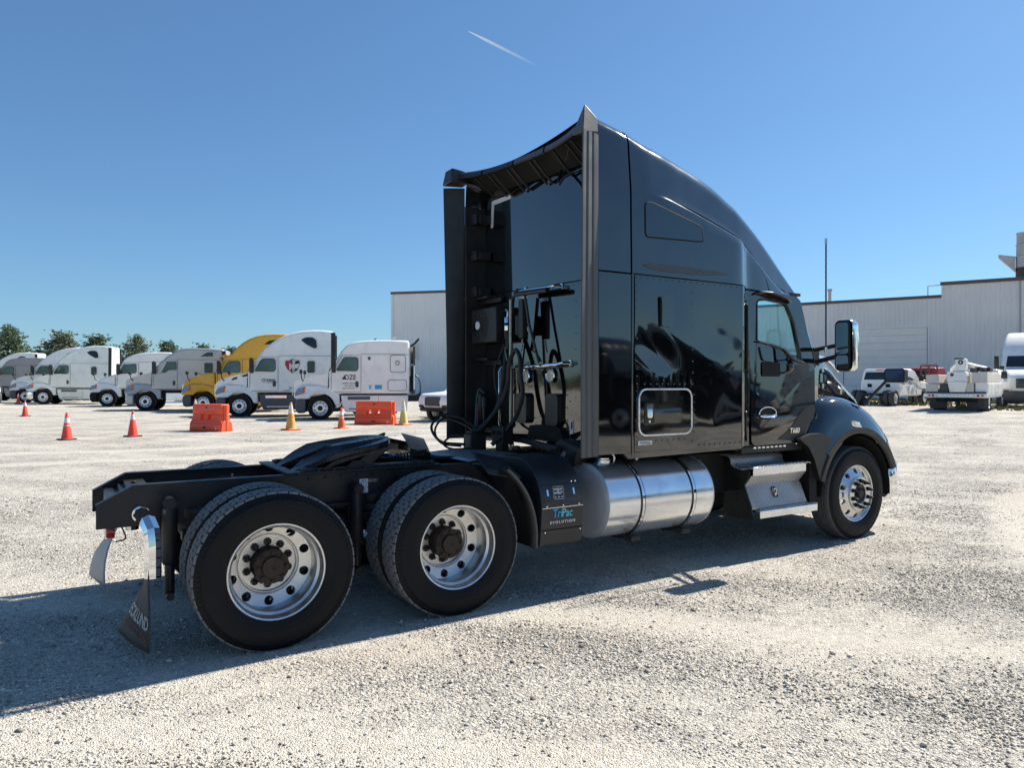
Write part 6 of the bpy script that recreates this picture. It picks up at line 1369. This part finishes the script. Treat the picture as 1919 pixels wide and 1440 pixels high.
# ------------------------------------------------------------------ dry grass at the warehouse foot
def grass():
    rng = np.random.default_rng(5); v, f = [], []
    for k in range(5200):
        s_, q = rng.uniform(-16, 6), rng.uniform(-21, -1.5); ca, sa = math.cos(R(-64.5)), math.sin(R(-64.5))
        x = 53.14+s_*ca-q*sa; y = 22.10+s_*sa+q*ca
        if math.sin(x*.7)+math.sin(y*.9+x*.3) < -.1 or x < 35.5: continue
        z = float(gz(x, y)); h = rng.uniform(.06, .22); a = rng.uniform(0, 6.28); n = len(v); c, s2 = math.cos(a)*.09, math.sin(a)*.09
        v += [(x-c,y-s2,z),(x+c,y+s2,z),(x+c*.3+rng.uniform(-.06,.06),y+s2*.3,z+h)]; f.append((n,n+1,n+2))
    me = bpy.data.meshes.new('grass'); me.from_pydata(v, [], f); mat('dry_grass', (.20,.19,.07), .9, 0, 0, .4, .6)
    tag(link('grass', me, 'dry_grass'), 'dry yellow green grass along the warehouse foot', 'grass', None, 'stuff')
grass()

# ------------------------------------------------------------------ pines
mat('bark', (.07,.052,.040), .9, 0, 0, .3, 10, bump=.01)
def leafmat(name, a, b_):
    m, n, l, b, out = nodes_of(name); g = n.new('ShaderNodeNewGeometry')
    c = mixc(n, l, g.outputs['Random Per Island'], a, b_); l.new(c, b.inputs['Base Color']); b.inputs['Roughness'].default_value = .75; b.inputs['Specular IOR Level'].default_value = .25
    b.inputs['Subsurface Weight'].default_value = 0
leafmat('pine_needles', (.075,.11,.062), (.22,.285,.17)); leafmat('pine_brown', (.09,.11,.062), (.25,.28,.17)); leafmat('wood_leaf', (.035,.045,.020), (.09,.085,.045))
def pine_meshes(seed, h=1.0):
    rng = np.random.default_rng(seed); v, f = [], []; br = MB()
    br.tube([(0,0,0),(.01,0,.35),(-.008,.005,.7),(0,0,.99)], [.032,.024,.013,.003], 7)
    levels = 17
    for i in range(levels):
        z0 = .10+.86*(i/(levels-1))**1.05; spread = (.36*(1-(z0-.08)/.96)**.8+.02)*rng.uniform(.8, 1.15); nb = rng.integers(5, 8)
        for j in range(nb):
            if rng.random() < .08: continue
            a = 2*math.pi*(j+rng.random()*.7)/nb+i*.7; L = spread*rng.uniform(.65, 1.2); rise = L*rng.uniform(.25, .65)
            tip = np.array([L*math.cos(a), L*math.sin(a), z0+rise]); base = np.array([0,0,z0])
            br.tube([tuple(base), tuple(base+(tip-base)*np.array([.55,.55,.4])), tuple(tip)], [.006,.004,.0015], 4, False)
            for k in range(int(9+30*L/.35)):
                t = rng.uniform(.30, 1.06)**.8; p = base+(tip-base)*np.array([t,t,t**1.25])+rng.normal(0, .016+.018*t, 3)
                for q in range(5):
                    d = rng.normal(0, 1, 3); d[2] = abs(d[2])*.8+.25; d /= np.linalg.norm(d); l_ = rng.uniform(.022, .045); w_ = np.cross(d, rng.normal(0, 1, 3)); w_ = w_/np.linalg.norm(w_)*.0085
                    n = len(v); v += [tuple(p-w_), tuple(p+w_), tuple(p+d*l_)]; f.append((n, n+1, n+2))
    me = bpy.data.meshes.new('crown'); me.from_pydata([(a*1., b_, c) for a, b_, c in v], [], f)
    return br.mesh('trunk', 40), me
PM = [pine_meshes(s_) for s_ in (11, 12, 13, 14)]
desc = ['bushy pine at the far left edge behind the grey truck', 'pine left of the mint truck, partly off the photo', 'broad pine behind the roof of the mint truck', 'rounded pine right behind the mint truck roof', 'tall brownish pine just right of the mint truck', 'slim pine above the white mid-roof truck', 'small pine above the silver truck roof', 'low pine top between the silver and yellow trucks', 'pine hidden behind the yellow truck roof']
for k, (x, y, h, wd, d_) in enumerate([(-7.4,101.3,9.6,9.4,0),(-12.6,106.5,10.2,9.4,1),(-2.0,103.1,9.2,9.6,2),(2.2,110.0,9.3,10.2,3),(6.6,102.4,8.9,8.2,4),(11.3,110,8.7,7.6,5),(16.6,115,8.6,8.4,6),(21.8,119,8.3,8.8,7),(26.5,118,7.6,8.4,8)]):
    t = thing('pine_tree', desc[d_], 'tree', (x, y, float(gz(x, y))-.05), k*1.7, 'pines behind the parked row'); t.scale = (wd*1.15, wd*1.15, h*.84)
    a, b_ = PM[k % 4]; link('trunk', a, 'bark', t)
    b2 = b_ if k in (0, 1, 2, 3) else b_.copy(); b2.materials.clear() if k > 3 else None
    link('crown', b2, 'pine_brown' if k in (2, 4) else 'pine_needles', t)
# the wood beyond, one mass
def wood():
    rng = np.random.default_rng(21); v, f = [], []
    for k in range(15000):
        ang = rng.uniform(R(20), R(172)); d = rng.uniform(118, 175); x, y = -1+d*math.cos(ang), -6+d*math.sin(ang)
        top = 3.4+1.3*math.sin(ang*31)+.9*math.sin(ang*77+2)+.7*math.sin(ang*151); z = rng.random()**.6*top
        p = np.array([x, y, z+float(gz(x, y))])
        for q in range(3):
            d_ = rng.normal(0, 1, 3); d_ /= np.linalg.norm(d_); w_ = np.cross(d_, rng.normal(0, 1, 3)); w_ = w_/np.linalg.norm(w_)*.16; n = len(v); pp = p+rng.normal(0, .5, 3)
            v += [tuple(pp-w_), tuple(pp+w_), tuple(pp+d_*.75)]; f.append((n, n+1, n+2))
    me = bpy.data.meshes.new('wood'); me.from_pydata(v, [], f); tag(link('distant_wood', me, 'wood_leaf'), 'low distant woodland behind the parked trucks', 'woodland', None, 'stuff')
wood()

# ------------------------------------------------------------------ contrail
m, n, l, b, out = nodes_of('vapour')
n.remove(b); df = n.new('ShaderNodeBsdfDiffuse'); df.inputs[0].default_value = (.95,.95,.95,1); tl = n.new('ShaderNodeBsdfTranslucent'); tl.inputs[0].default_value = (.95,.95,.95,1)
ad = n.new('ShaderNodeMixShader'); ad.inputs[0].default_value = .5; l.new(df.outputs[0], ad.inputs[1]); l.new(tl.outputs[0], ad.inputs[2])
tp_ = n.new('ShaderNodeBsdfTransparent'); mx = n.new('ShaderNodeMixShader'); tcn = n.new('ShaderNodeTexCoord'); sp = n.new('ShaderNodeSeparateXYZ'); l.new(tcn.outputs['Generated'], sp.inputs[0])
fa = mathn(n, l, 'MULTIPLY', mathn(n, l, 'SUBTRACT', 1.0, sp.outputs[0], None, True), .62)
lw = n.new('ShaderNodeLayerWeight'); lw.inputs[0].default_value = .5; fa = mathn(n, l, 'MULTIPLY', fa, mathn(n, l, 'SUBTRACT', 1.0, lw.outputs['Facing']))
l.new(fa, mx.inputs[0]); l.new(tp_.outputs[0], mx.inputs[1]); l.new(ad.outputs[0], mx.inputs[2]); l.new(mx.outputs[0], out.inputs[0])
g = MB(); a, b_ = Vector((9494.8,17648.8,9838.1)), Vector((11935.2,17902.1,9552.3)); kk = np.linspace(0, 1, 24)
g.tube([tuple(a+(b_-a)*float(t)) for t in kk], [float(8+34*min(1, t*4)) for t in kk], 12)
tag(g.obj('contrail', 'vapour'), 'short white contrail fading to the right in the blue sky', 'contrail')
